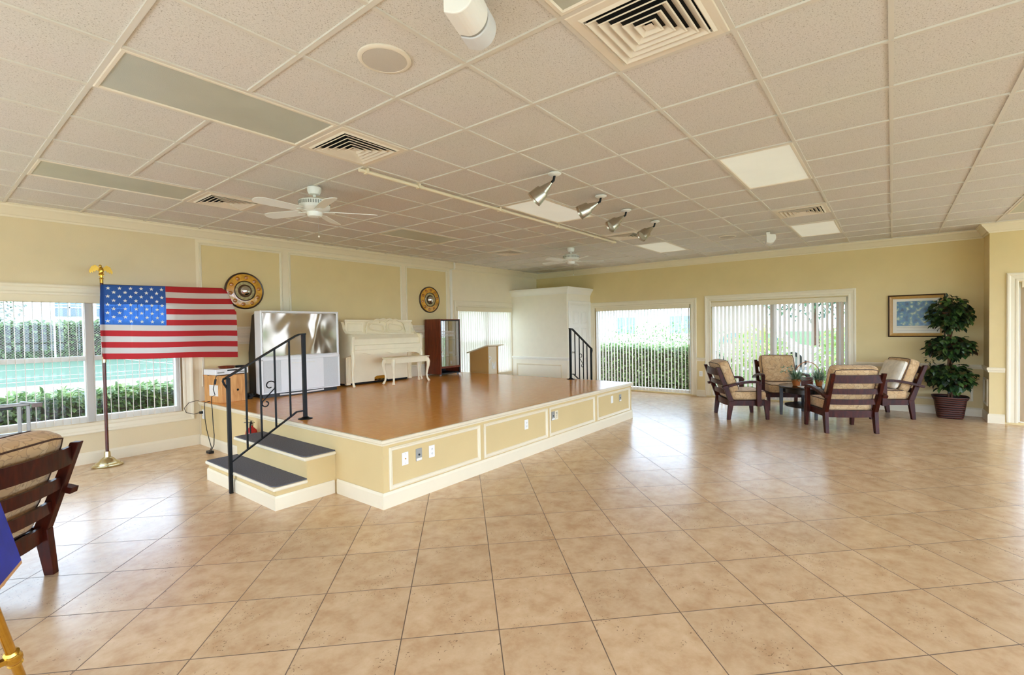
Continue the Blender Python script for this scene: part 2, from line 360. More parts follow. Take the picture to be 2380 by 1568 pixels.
# ------------------------------------------------------------------ mesh helpers
class MB:
    def __init__(s): s.v = []; s.f = []; s.mi = []; s.sm = []
    def add(s, vs, fs, mi=0, smooth=False):
        o = len(s.v); s.v += [tuple(v) for v in vs]
        for f in fs: s.f.append([i + o for i in f]); s.mi.append(mi); s.sm.append(smooth)
    def bx(s, x0, x1, y0, y1, z0, z1, mi=0):
        vs = [(x, y, z) for z in (z0, z1) for y in (y0, y1) for x in (x0, x1)]
        s.add(vs, [(0, 2, 3, 1), (4, 5, 7, 6), (0, 1, 5, 4), (2, 6, 7, 3), (0, 4, 6, 2), (1, 3, 7, 5)], mi)
    def obox(s, c, ax, ay, az, hx, hy, hz, mi=0):
        c = Vector(c); vs = []
        for k in (-1, 1):
            for j in (-1, 1):
                for i in (-1, 1): vs.append(c + Vector(ax) * (i * hx) + Vector(ay) * (j * hy) + Vector(az) * (k * hz))
        s.add(vs, [(0, 2, 3, 1), (4, 5, 7, 6), (0, 1, 5, 4), (2, 6, 7, 3), (0, 4, 6, 2), (1, 3, 7, 5)], mi)
    def bar(s, p0, p1, w, h, up=(0, 0, 1), mi=0):
        """square bar from p0 to p1, w sideways, h along up"""
        p0, p1 = Vector(p0), Vector(p1); d = (p1 - p0); l = d.length; d.normalize()
        up = Vector(up)
        if abs(d.dot(up)) > 0.95: up = Vector((1, 0, 0))
        sd = d.cross(up).normalized(); u = sd.cross(d).normalized()
        s.obox((p0 + p1) / 2, d, sd, u, l / 2, w / 2, h / 2, mi)
    def taper(s, p0, p1, a0, b0, a1, b1, xax=(1, 0, 0), mi=0):
        """four sided leg: half sizes a (along xax), b (across) at each end"""
        p0, p1 = Vector(p0), Vector(p1); x = Vector(xax); y = Vector((0, 0, 1)).cross(x).normalized()
        vs = []
        for p, a, b in ((p0, a0, b0), (p1, a1, b1)):
            vs += [p - x * a - y * b, p + x * a - y * b, p + x * a + y * b, p - x * a + y * b]
        s.add(vs, [(0, 3, 2, 1), (4, 5, 6, 7), (0, 1, 5, 4), (1, 2, 6, 5), (2, 3, 7, 6), (3, 0, 4, 7)], mi)
    def tube(s, pts, r, n=8, closed=False, mi=0, caps=True):
        pts = [Vector(p) for p in pts]; m = len(pts)
        rs = r if isinstance(r, (list, tuple)) else [r] * m
        rings = []; prev = None
        for i, p in enumerate(pts):
            if closed: t = pts[(i + 1) % m] - pts[i - 1]
            else: t = pts[min(i + 1, m - 1)] - pts[max(i - 1, 0)]
            t.normalize()
            if prev is None:
                a = Vector((0, 0, 1)) if abs(t.z) < 0.9 else Vector((1, 0, 0))
                u = t.cross(a).normalized()
            else:
                u = (prev - t * prev.dot(t))
                u = u.normalized() if u.length > 1e-6 else t.orthogonal().normalized()
            prev = u; v = t.cross(u)
            rings.append([p + (u * cos(2 * pi * k / n) + v * sin(2 * pi * k / n)) * rs[i] for k in range(n)])
        vs = [q for rg in rings for q in rg]; fs = []
        for i in range(m if closed else m - 1):
            j = (i + 1) % m
            for k in range(n): fs.append((i * n + k, i * n + (k + 1) % n, j * n + (k + 1) % n, j * n + k))
        if not closed and caps: fs += [tuple(range(n - 1, -1, -1)), tuple((m - 1) * n + k for k in range(n))]
        s.add(vs, fs, mi, True)
    def cyl(s, p0, p1, r0, r1=None, n=16, mi=0): s.tube([p0, p1], [r0, r0 if r1 is None else r1], n, mi=mi)
    def lathe(s, prof, c=(0, 0, 0), n=24, mi=0, axis=None, sx=1.0, sy=1.0):
        """prof: (radius, height) pairs; axis optional direction"""
        c = Vector(c)
        if axis is None: X, Y, Z = Vector((1, 0, 0)), Vector((0, 1, 0)), Vector((0, 0, 1))
        else:
            Z = Vector(axis).normalized(); X = Z.orthogonal().normalized(); Y = Z.cross(X)
        vs = []; fs = []
        for r, h in prof:
            for k in range(n): vs.append(c + X * (r * cos(2 * pi * k / n) * sx) + Y * (r * sin(2 * pi * k / n) * sy) + Z * h)
        for i in range(len(prof) - 1):
            for k in range(n): fs.append((i * n + k, i * n + (k + 1) % n, (i + 1) * n + (k + 1) % n, (i + 1) * n + k))
        if prof[0][0] > 1e-5: fs.append(tuple(range(n - 1, -1, -1)))
        if prof[-1][0] > 1e-5: fs.append(tuple((len(prof) - 1) * n + k for k in range(n)))
        s.add(vs, fs, mi, True)
    def ball(s, c, rx, ry=None, rz=None, n=14, m=8, mi=0):
        ry = ry or rx; rz = rz or rx
        c = Vector(c); vs = []; fs = []
        for i in range(m + 1):
            a = pi * i / m
            for k in range(n): vs.append(c + Vector((rx * sin(a) * cos(2 * pi * k / n), ry * sin(a) * sin(2 * pi * k / n), rz * cos(a))))
        for i in range(m):
            for k in range(n): fs.append((i * n + k, (i + 1) * n + k, (i + 1) * n + (k + 1) % n, i * n + (k + 1) % n))
        s.add(vs, fs, mi, True)
    def prism(s, poly, o, ax, ay, depth, mi=0, smooth=False):
        """2-D polygon (u,v) at origin o with axes ax, ay, extruded by vector depth"""
        o, ax, ay, depth = Vector(o), Vector(ax), Vector(ay), Vector(depth); n = len(poly)
        a = [o + ax * u + ay * v for u, v in poly]; b = [p + depth for p in a]
        s.add(a + b, [tuple(range(n - 1, -1, -1)), tuple(range(n, 2 * n))] + [(i, (i + 1) % n, n + (i + 1) % n, n + i) for i in range(n)], mi, smooth)
    def loop(s, o, ax, ay, nrm, u0, u1, v0, v1, prof, closed=True, mi=0):
        """mitred rectangular moulding; prof: (inset from the outer edge, height along nrm). open = no bottom side"""
        o, ax, ay, nrm = Vector(o), Vector(ax), Vector(ay), Vector(nrm)
        vs = []; k = len(prof)
        if closed:
            cs = [(u0, v0, 1, 1), (u1, v0, -1, 1), (u1, v1, -1, -1), (u0, v1, 1, -1)]
        else:
            cs = [(u0, v0, 1, 0), (u0, v1, 1, -1), (u1, v1, -1, -1), (u1, v0, -1, 0)]
        for (u, v, du, dv) in cs:
            for t, h in prof: vs.append(o + ax * (u + du * t) + ay * (v + dv * t) + nrm * h)
        fs = []
        for i in range(4 if closed else 3):
            j = (i + 1) % 4
            for q in range(k):
                r = (q + 1) % k
                fs.append((i * k + q, i * k + r, j * k + r, j * k + q))
        if not closed: fs += [tuple(range(k)), tuple(3 * k + q for q in range(k - 1, -1, -1))]
        s.add(vs, fs, mi)
    def sweep(s, path, prof, closed=False, mi=0):
        """horizontal moulding along a plan path; prof: (offset to the left of travel, z) closed outline"""
        P2 = [Vector((p[0], p[1])) for p in path]; n = len(P2); k = len(prof); vs = []
        for i in range(n):
            ds = []
            if closed or i > 0: ds.append((P2[i] - P2[i - 1]).normalized())
            if closed or i < n - 1: ds.append((P2[(i + 1) % n] - P2[i]).normalized())
            ns = [Vector((-d.y, d.x)) for d in ds]
            if len(ns) == 2:
                b = ns[0] + ns[1]; b = b / max(1e-6, b.dot(ns[0]))
            else: b = ns[0]
            for t, z in prof: vs.append((P2[i].x + b.x * t, P2[i].y + b.y * t, z))
        fs = []
        for i in range(n if closed else n - 1):
            j = (i + 1) % n
            for q in range(k):
                r = (q + 1) % k; fs.append((i * k + q, i * k + r, j * k + r, j * k + q))
        if not closed: fs += [tuple(range(k)), tuple((n - 1) * k + q for q in range(k - 1, -1, -1))]
        s.add(vs, fs, mi)
    def arcbar(s, p0, p1, bow, w, h, n=10, mi=0):
        """flat slat from p0 to p1 bowed by vector bow; w thick along bow, h tall"""
        p0, p1, bow = Vector(p0), Vector(p1), Vector(bow); bd = bow.normalized(); vs = []
        for i in range(n + 1):
            t = i / n; c = p0.lerp(p1, t) + bow * (4 * t * (1 - t))
            for a, b in ((-1, -1), (1, -1), (1, 1), (-1, 1)): vs.append(c + bd * (a * w / 2) + Vector((0, 0, b * h / 2)))
        fs = []
        for i in range(n):
            for q in range(4): fs.append((i * 4 + q, i * 4 + (q + 1) % 4, i * 4 + 4 + (q + 1) % 4, i * 4 + 4 + q))
        fs += [(0, 1, 2, 3), tuple(n * 4 + q for q in (3, 2, 1, 0))]
        s.add(vs, fs, mi)
    def cushion(s, mtx, a, b, h, puff=0.25, n=10, rnd=0.06):
        """soft box: half sizes a, b, h with rounded corners and a bulge"""
        faces = []
        bm = bmesh.new(); bmesh.ops.create_cube(bm, size=2.0)
        bmesh.ops.subdivide_edges(bm, edges=bm.edges[:], cuts=n, use_grid_fill=True)
        for v in bm.verts:
            u, w_, z = v.co
            # superellipse rounding
            q = lambda t: (abs(t) ** 1.0) * (1 if t >= 0 else -1)
            e = max(abs(u), abs(w_)); ez = abs(z)
            kk = 1 - rnd * (ez ** 4)
            cr = 1 - 0.05 * (abs(u * w_) ** 8)
            t = 1 - puff * (e ** 5)
            v.co = Vector((u * a * kk * cr, w_ * b * kk * cr, z * h * t))
        bm.verts.ensure_lookup_table()
        s.add([mtx @ v.co for v in bm.verts], [[v.index for v in f.verts] for f in bm.faces], 0, True)
        bm.free()
    def build(s, name, mats, parent=None, bevel=0.0, seg=2, sharp=38):
        me = bpy.data.meshes.new(name); me.from_pydata(s.v, [], s.f); me.validate(clean_customdata=False)
        if not isinstance(mats, (list, tuple)): mats = [mats]
        for m in mats: me.materials.append(m)
        bm = bmesh.new(); bm.from_mesh(me)
        bmesh.ops.recalc_face_normals(bm, faces=bm.faces[:]); bm.to_mesh(me); bm.free()
        if len(me.polygons) == len(s.f):
            me.polygons.foreach_set('material_index', s.mi); me.polygons.foreach_set('use_smooth', s.sm)
        if any(s.sm): me.set_sharp_from_angle(angle=radians(sharp))
        me.update()
        o = bpy.data.objects.new(name, me); COL.objects.link(o)
        if parent is not None: o.parent = parent
        if bevel:
            md = o.modifiers.new('edge_bevel', 'BEVEL'); md.width = bevel; md.segments = seg; md.limit_method = 'ANGLE'; md.angle_limit = radians(40)
        return o

def tag(o, label=None, cat=None, group=None, kind=None):
    if label: o['label'] = label
    if cat: o['category'] = cat
    if group: o['group'] = group
    if kind: o['kind'] = kind
    return o

def thing(name, label, cat, loc=(0, 0, 0), rz=0.0, group=None):
    o = bpy.data.objects.new(name, None); COL.objects.link(o)
    o.empty_display_size = 0.1
    o.location = loc; o.rotation_euler = (0, 0, rz)
    return tag(o, label, cat, group)

def copy_tree(o, parent=None):
    c = o.copy(); COL.objects.link(c)
    if parent is not None: c.parent = parent
    for ch in list(o.children): copy_tree(ch, c)
    return c

def dup(root, loc, rz=None, label=None, group=None):
    r = copy_tree(root); r.location = loc
    if rz is not None: r.rotation_euler = (0, 0, rz)
    if label: r['label'] = label
    if group: r['group'] = group
    return r

def struct(o, label=None, cat=None):
    return tag(o, label, cat, kind='structure')

# ------------------------------------------------------------------ room shell
def wall_mesh(axis, pos, out, u0, u1, z0, z1, holes, thick=0.22):
    """wall slab on plane axis=pos, thickness away from the room (sign out), with rectangular holes"""
    mb = MB()
    us = sorted({u0, u1, *[h[0] for h in holes], *[h[1] for h in holes]})
    zs = sorted({z0, z1, *[h[2] for h in holes], *[h[3] for h in holes]})
    P = (lambda u, z, d: (pos + out * d, u, z)) if axis == 'x' else (lambda u, z, d: (u, pos + out * d, z))
    ish = lambda a, b, c, d: any(a >= h[0] - 1e-6 and b <= h[1] + 1e-6 and c >= h[2] - 1e-6 and d <= h[3] + 1e-6 for h in holes)
    for a, b in zip(us, us[1:]):
        for c, d in zip(zs, zs[1:]):
            if ish(a, b, c, d): continue
            for dep in (0, thick): mb.add([P(a, c, dep), P(b, c, dep), P(b, d, dep), P(a, d, dep)], [(0, 1, 2, 3)])
    def rim(a, b, c, d):
        mb.add([P(a, c, 0), P(b, d, 0), P(b, d, thick), P(a, c, thick)], [(0, 1, 2, 3)])
    for (a, b, c, d) in [(u0, u1, z0, z1)] + list(holes):
        rim(a, b, c, c); rim(a, b, d, d); rim(a, a, c, d); rim(b, b, c, d)
    return mb

H1 = (-0.85, 2.30, 0.49, 2.00)          # big window on the left
H2 = (7.56, 9.42, 0.46, 2.04)           # window beyond the stage
H3 = (3.49, 5.86, 0.03, 2.00)           # glass doors, far wall
H4 = (0.64, 3.06, 0.03, 2.03)
H5 = (-3.60, -1.47, 0.03, 2.10)         # glass door at the right end
def shell():
    mb = MB(); mb.add([(XN, YR, 0), (XW, YR, 0), (XW, YW, 0), (XN, YW, 0)], [(0, 1, 2, 3)])
    mb.add([(XN, YR, -0.15), (XW, YR, -0.15), (XW, YW, -0.15), (XN, YW, -0.15)], [(0, 1, 2, 3)])
    struct(mb.build('floor', M['floor']), 'glossy beige ceramic tile floor laid diagonally with dark grout', 'floor')
    # ceiling: acoustic tile slab with openings for nothing, the fixtures sit just below
    mb = MB(); mb.bx(XN, XW, YR, YW, HC, HC + 0.05)
    struct(mb.build('ceiling', M['ctile']), 'suspended ceiling of speckled acoustic tiles', 'ceiling')
    mb = MB()
    fix = {(u, v) for u, v in ((0, 0), (0, 4), (0, -4), (6, -4), (6, 0), (6, 4), (12, 0), (12, -4), (12, -8))}
    for i in range(-6, 18):
        x = 0.689 + T * i
        if not XN < x < XW - 0.05: continue
        cuts = sorted(v for (u, v) in fix if u + 1 == i); y = YR
        for v in cuts:
            mb.bx(x - 0.0125, x + 0.0125, y, 3.051 + T * v - 0.0115, HC - 0.010, HC); y = 3.051 + T * (v + 1) + 0.0115
        mb.bx(x - 0.0125, x + 0.0125, y, YW, HC - 0.010, HC)
    for j in range(-15, 8):
        y = 3.051 + T * j
        if YR < y < YW - 0.05: mb.bx(XN, XW, y - 0.0115, y + 0.0115, HC - 0.0085, HC)
    struct(mb.build('trim_1', M['tbar']), 'cream metal grid of the suspended ceiling', 'ceiling grid')
    mb = MB(); mb.bx(XN - 0.7, XW + 0.23, YR - 0.7, YW + 0.23, HC + 0.12, HC + 0.4)  # unseen roof, eaves shaped to stop the sun and admit sky light
    struct(mb.build('roof_slab', M['stucco']), 'unseen flat roof slab, overhanging eaves added to block the sun', 'roof')
    struct(wall_mesh('y', YW, 1, XN, 2.5, -0.15, HC + 0.12, [H1]).build('wall_left', M['tanwall']), 'tan painted wall round the big left window', 'wall')
    struct(wall_mesh('y', YW, 1, 2.5, XW + 0.22, -0.15, HC + 0.12, [H2]).build('wall_stage', M['cream']), 'cream wall behind the stage with a window at its far end', 'wall')
    struct(wall_mesh('x', XW, 1, ALC_Y - 0.2, YW, -0.15, HC + 0.12, [H3, H4]).build('wall_far', M['gold']), 'gold painted far wall with two wide glass doors', 'wall')
    mb = wall_mesh('x', ALC_X, 1, YR, ALC_Y, -0.15, HC + 0.12, [H5])
    struct(mb.build('wall_far_jog', M['gold']), 'gold wall stepping forward at the right edge', 'wall')
    mb = MB(); mb.bx(ALC_X + 0.22, XW + 0.1, ALC_Y - 0.15, ALC_Y, 0, HC)
    struct(mb.build('wall_far_return', M['gold']), 'short gold return wall beside the potted tree', 'wall')
    rh = [(-2.8 + 3.2 * i, 0.15 + 3.2 * i, 0.06, 2.80) for i in range(4)]  # unseen right-hand windows, added and sized to fill the room with daylight
    struct(wall_mesh('y', YR, -1, XN, XW, -0.15, HC + 0.12, rh).build('wall_right', M['cream']), 'cream wall with added daylight windows to the right of the photographer', 'wall')
    nh = [(-6.2, -2.0, 0.06, 2.2), (-1.7, 2.5, 0.06, 2.2), (2.8, 7.0, 0.06, 2.2)]  # unseen windows behind the camera, added for extra daylight
    struct(wall_mesh('x', XN, -1, YR, YW, -0.15, HC + 0.12, nh).build('wall_near', M['cream']), 'cream wall with added daylight windows behind the photographer', 'wall')
    return rh, nh
RH, NH = shell()

CROWN = [(0, 2.855), (0.012, 2.855), (0.016, 2.875), (0.03, 2.882), (0.045, 2.905), (0.075, 2.945), (0.095, 2.962), (0.10, 2.982), (0.115, 2.985), (0.115, HC - 0.0005), (0, HC - 0.0005)]
BASE = [(0, 0), (0.016, 0), (0.016, 0.115), (0.011, 0.128), (0.006, 0.14), (0, 0.14)]
RAIL = [(0, 0.765), (0.012, 0.765), (0.016, 0.785), (0.026, 0.80), (0.030, 0.825), (0.022, 0.838), (0, 0.838)]
BEAD = [(0, 0), (0, 0.012), (0.008, 0.018), (0.016, 0.012), (0.026, 0.012), (0.034, 0.006), (0.036, 0)]
CASING = [(0, 0), (0, 0.020), (0.012, 0.026), (0.030, 0.024), (0.045, 0.016), (0.085, 0.012), (0.10, 0.018), (0.118, 0.018), (0.128, 0.010), (0.128, 0)]

def trims():
    closet_x, closet_y = 9.45, 5.99
    # crown round the room (travel so that the room is on the left)
    path = [(XN, YW), (XN, YR), (ALC_X, YR), (ALC_X, ALC_Y), (XW, ALC_Y), (XW, YW)]
    mb = MB(); mb.sweep(path, CROWN, closed=True)
    struct(mb.build('trim_2', M['trim']), 'cream crown moulding around the ceiling', 'crown moulding')
    # baseboards
    mb = MB(); mb.sweep([(2.50, YW), (XN, YW)], BASE)
    struct(mb.build('baseboard_left', M['trim']), 'cream baseboard under the big left window', 'baseboard')
    mb = MB(); mb.sweep([(XW, ALC_Y), (XW, 0.53)], BASE); mb.sweep([(XW, 3.17), (XW, 3.37)], BASE); mb.sweep([(ALC_X, -1.33), (ALC_X, ALC_Y), (XW, ALC_Y)], BASE)
    struct(mb.build('baseboard_far', M['trim']), 'cream baseboard along the far wall', 'baseboard')
    mb = MB(); mb.sweep([(XW, YW), (7.5, YW)], BASE); mb.sweep([(closet_x, closet_y), (closet_x, YW)], BASE)
    struct(mb.build('baseboard_stage_end', M['trim']), 'cream baseboard beside the closet', 'baseboard')
    # chair rails
    mb = MB(); mb.sweep([(XW, ALC_Y), (XW, 0.53)], RAIL); mb.sweep([(XW, 3.17), (XW, 3.37)], RAIL); mb.sweep([(ALC_X, -1.33), (ALC_X, ALC_Y), (XW, ALC_Y)], RAIL)
    struct(mb.build('trim_3', M['trim']), 'cream chair rail on the far wall', 'chair rail')
    mb = MB(); mb.sweep([(9.50, closet_y), (closet_x, closet_y), (closet_x, YW)], RAIL)
    struct(mb.build('trim_4', M['white']), 'white chair rail on the closet wall', 'chair rail')
    RS = [(t, z + 0.70) for t, z in RAIL]
    mb = MB(); mb.sweep([(7.32, YW), (2.50, YW)], RS)
    struct(mb.build('trim_5', M['trim']), 'cream chair rail behind the stage furniture', 'chair rail')
    # panel mouldings on the stage wall and gold fields inside them
    ax, az, nn = (1, 0, 0), (0, 0, 1), (0, -1, 0)
    k = 6
    for (a, b) in ((2.535, 3.68), (3.79, 6.02), (6.12, 7.235)):
        mb = MB(); mb.loop((0, YW, 0), ax, az, nn, a, b, 1.60, 2.815, BEAD); mb.loop((0, YW, 0), ax, az, nn, a, b, 0.80, 1.41, BEAD)
        struct(mb.build('trim_%d' % k, M['trim']), 'cream picture frame moulding on the stage wall', 'wall moulding'); k += 1
        mb = MB(); mb.bx(a + 0.02, b - 0.02, YW - 0.003, YW + 0.01, 1.62, 2.795); mb.bx(a + 0.02, b - 0.02, YW - 0.003, YW + 0.01, 0.82, 1.39)
        struct(mb.build('trim_%d' % k, M['gold']), 'gold painted field inside a stage wall panel', 'wall panel'); k += 1
    # far wall lower panels, closet lower panel
    mb = MB()
    mb.loop((XW, 0, 0), (0, 1, 0), az, (-1, 0, 0), -1.04, 0.46, 0.24, 0.65, BEAD)
    mb.loop((0, ALC_Y, 0), (1, 0, 0), az, (0, 1, 0), ALC_X + 0.08, XW - 0.08, 0.24, 0.65, BEAD)
    struct(mb.build('trim_%d' % k, M['trim']), 'cream panel moulding under the far chair rail', 'wall moulding'); k += 1
    mb = MB(); mb.loop((closet_x, 0, 0), (0, 1, 0), az, (-1, 0, 0), 6.14, 7.50, 0.24, 0.665, BEAD)
    struct(mb.build('trim_%d' % k, M['trim']), 'cream panel moulding on the closet wall', 'wall moulding'); k += 1
    # closet box in the corner
    mb = MB(); mb.bx(closet_x, XW, closet_y, YW, 0, 2.44)
    struct(mb.build('wall_closet', M['pale']), 'pale boxed closet in the corner beyond the stage', 'wall')
    CC = [(0, 2.33), (0.012, 2.33), (0.02, 2.36), (0.05, 2.41), (0.075, 2.44), (0.085, 2.47), (0.085, 2.49), (-0.06, 2.49), (-0.06, 2.44), (0, 2.44)]
    mb = MB(); mb.sweep([(closet_x, YW), (closet_x, closet_y), (XW, closet_y)], [(-t, z) for t, z in CC])
    struct(mb.build('trim_%d' % k, M['white']), 'white crown moulding on top of the closet', 'crown moulding'); k += 1
    # six panel closet door with casing
    d = thing('door_1', 'white six panel closet door facing the far windows', 'door', (0, 0, 0)); d['kind'] = 'structure'
    mb = MB(); mb.loop((0, closet_y, 0), (1, 0, 0), az, (0, -1, 0), 9.50, 10.53, 0, 2.17, [(t * 0.75, h) for t, h in CASING], closed=False)
    mb.build('door_frame', M['white'], d)
    mb = MB(); mb.bx(9.60, 10.43, closet_y - 0.012, closet_y + 0.01, 0.01, 2.07); mb.build('door_leaf', M['white'], d)
    for (z0, z1) in ((1.62, 1.93), (0.95, 1.53), (0.16, 0.80)):
        for (x0, x1) in ((9.69, 9.97), (10.06, 10.34)):
            mb = MB(); mb.loop((0, closet_y - 0.012, 0), (1, 0, 0), az, (0, -1, 0), x0, x1, z0, z1, [(0, 0), (0.008, 0.008), (0.022, 0.008), (0.03, -0.004), (0.03, 0)])
            mb.bx(x0 + 0.05, x1 - 0.05, closet_y - 0.019, closet_y - 0.01, z0 + 0.05, z1 - 0.05); mb.build('door_panel', M['white'], d)
    mb = MB(); mb.lathe([(0.028, 0), (0.028, 0.006), (0.011, 0.012), (0.011, 0.03), (0.026, 0.045), (0.024, 0.062), (0, 0.068)], (9.66, closet_y - 0.012, 0.95), 14, axis=(0, -1, 0)); mb.build('door_knob', M['nickel'], d)
trims()

# ------------------------------------------------------------------ windows and blinds
def window_unit(name, label, axis, pos, out, hole, mull=(), rail=None, casing=True, sill=True, depth=0.10, casing_open=False, fr=0.05, glass='glass'):
    """frame, panes and casing set in a wall opening; frame sits `depth` behind the wall face"""
    u0, u1, z0, z1 = hole
    r = thing(name, label, 'window'); r['kind'] = 'structure'
    if axis == 'x': o, ax, nn = Vector((pos, 0, 0)), Vector((0, 1, 0)), Vector((-out, 0, 0))
    else: o, ax, nn = Vector((0, pos, 0)), Vector((1, 0, 0)), Vector((0, -out, 0))
    az = Vector((0, 0, 1)); back = o - nn * depth
    def slab(mb, a, b, c, d, t0, t1):
        ce = o + ax * ((a + b) / 2) + az * ((c + d) / 2) - nn * ((t0 + t1) / 2)
        mb.obox(ce, ax, az, nn, abs(b - a) / 2, abs(d - c) / 2, abs(t1 - t0) / 2)
    if casing:
        mb = MB(); mb.loop(o, ax, az, nn, u0 - 0.128, u1 + 0.128, z0 - (0 if casing_open else 0.128), z1 + 0.14, CASING, closed=not casing_open)
        mb.build('casing', M['trim'], r)
    mb = MB()
    slab(mb, u0, u0 + fr, z0, z1, depth - 0.03, depth + 0.05); slab(mb, u1 - fr, u1, z0, z1, depth - 0.03, depth + 0.05)
    slab(mb, u0 + fr, u1 - fr, z0, z0 + fr * 1.4, depth - 0.03, depth + 0.05); slab(mb, u0 + fr, u1 - fr, z1 - fr, z1, depth - 0.03, depth + 0.05)
    for m in mull: slab(mb, m - 0.045, m + 0.045, z0 + fr, z1 - fr, depth - 0.04, depth + 0.05)
    mb.build('window_frame', M['frame'], r)
    if rail:
        mb = MB(); es = [u0 + fr] + list(mull) + [u1 - fr]
        for a, b in zip(es, es[1:]): slab(mb, a + 0.02, b - 0.02, rail - 0.028, rail + 0.028, depth - 0.015, depth + 0.04)
        mb.build('meeting_rail', M['frame'], r)
    es = [u0 + fr] + list(mull) + [u1 - fr]
    for a, b in zip(es, es[1:]):
        mb = MB(); c = o - nn * (depth + 0.015)
        mb.add([c + ax * a + az * (z0 + fr), c + ax * b + az * (z0 + fr), c + ax * b + az * (z1 - fr), c + ax * a + az * (z1 - fr)], [(0, 1, 2, 3)])
        mb.build('pane', M[glass], r)
    return r
window_unit('window_1', 'big white framed window to the left of the stage', 'y', YW, 1, H1, mull=(0.32, 1.372), rail=1.265, glass='dimglass')
window_unit('window_2', 'closed blind window between stage and closet', 'y', YW, 1, H2, mull=(8.5,), rail=1.25)
window_unit('window_3', 'wide glass door unit next to the closet', 'x', XW, 1, H3, casing_open=True, glass='lightdimglass')
window_unit('window_4', 'wide glass door unit behind the armchairs', 'x', XW, 1, H4, mull=(1.88, 0.78), casing_open=True, glass='lightdimglass')
window_unit('window_5', 'white framed glass door at the right edge', 'x', ALC_X, 1, H5, mull=(-2.5,), casing_open=True)
for i, h in enumerate(RH): window_unit('window_%d' % (6 + i), 'unseen tall window added for daylight in the right wall', 'y', YR, -1, h, mull=((h[0] + h[1]) / 2,), rail=1.3)
for i, h in enumerate(NH): window_unit('window_%d' % (10 + i), 'unseen wide window added for daylight in the near wall', 'x', XN, -1, h, mull=((h[0] + h[1]) / 2,), rail=1.3)

def slat_mesh(hgt, width=0.089):
    mb = MB(); n = 4; th = 0.0009; vs = []
    for k in range(n + 1):
        t = -1 + 2 * k / n
        vs.append((t * width / 2, 0.004 * (1 - t * t)))
    outl = vs + [(x, y + th) for x, y in reversed(vs)]
    m = len(outl)
    mb.add([(x, y, 0) for x, y in outl] + [(x, y, hgt) for x, y in outl],
           [tuple(range(m - 1, -1, -1)), tuple(range(m, 2 * m))] + [(i, (i + 1) % m, m + (i + 1) % m, m + i) for i in range(m)], 0, True)
    return mb

def vertical_blind(label, axis, pos, inn, u0, u1, ztop, zbot, ang, spacing=0.079, jitter=2.0, rail_h=0.095, rail_u=None, skip=(), m='openblind'):
    """headrail plus separate hanging slats; ang = plan direction of each slat in degrees"""
    r = thing('vertical_blind', label, 'blind')
    a, b = rail_u or (u0, u1)
    mb = MB()
    if axis == 'x': mb.bx(pos + inn * 0.005, pos + inn * 0.06, a, b, ztop, ztop + rail_h)
    else: mb.bx(a, b, min(pos + inn * 0.005, pos + inn * 0.06), max(pos + inn * 0.005, pos + inn * 0.06), ztop, ztop + rail_h)
    mb.build('headrail', M['headrail'], r, bevel=0.006)
    first = None; n = int((u1 - u0) / spacing)
    for i in range(n + 1):
        u = u0 + 0.02 + i * (u1 - u0 - 0.04) / n
        if i in skip: continue
        if first is None: first = o = slat_mesh(ztop + 0.01 - zbot).build('slat', M[m], r)
        else:
            o = first.copy(); COL.objects.link(o); o.parent = r
        c = pos + inn * 0.035
        o.location = (c, u, zbot) if axis == 'x' else (u, c, zbot)
        o.rotation_euler = (0, 0, radians(ang + random.uniform(-jitter, jitter)))
    return r
vertical_blind('open white vertical blind across the big left window', 'y', YW + 0.05, -1, 0.36, 2.30, 1.93, 0.50, 81, spacing=0.0735, jitter=1.5, rail_u=(-0.85, 2.30))
vertical_blind('closed white vertical blind in the window beyond the stage', 'y', YW + 0.03, -1, 7.60, 9.42, 1.945, 0.44, -14, spacing=0.074, jitter=3, rail_u=(7.50, 9.44), m='blind')
vertical_blind('half open white vertical blind nearest the closet', 'x', XW + 0.05, -1, 3.52, 5.84, 1.925, 0.05, 8, spacing=0.0775, jitter=2.5)
vertical_blind('white vertical blind behind the armchairs', 'x', XW + 0.05, -1, 0.70, 3.03, 1.93, 0.05, -23, spacing=0.079, jitter=3, rail_u=(0.66, 3.07))
vertical_blind('white vertical blind in the doorway at the right edge', 'x', ALC_X + 0.05, -1, -2.2, -1.50, 2.02, 0.05, 30, spacing=0.079)

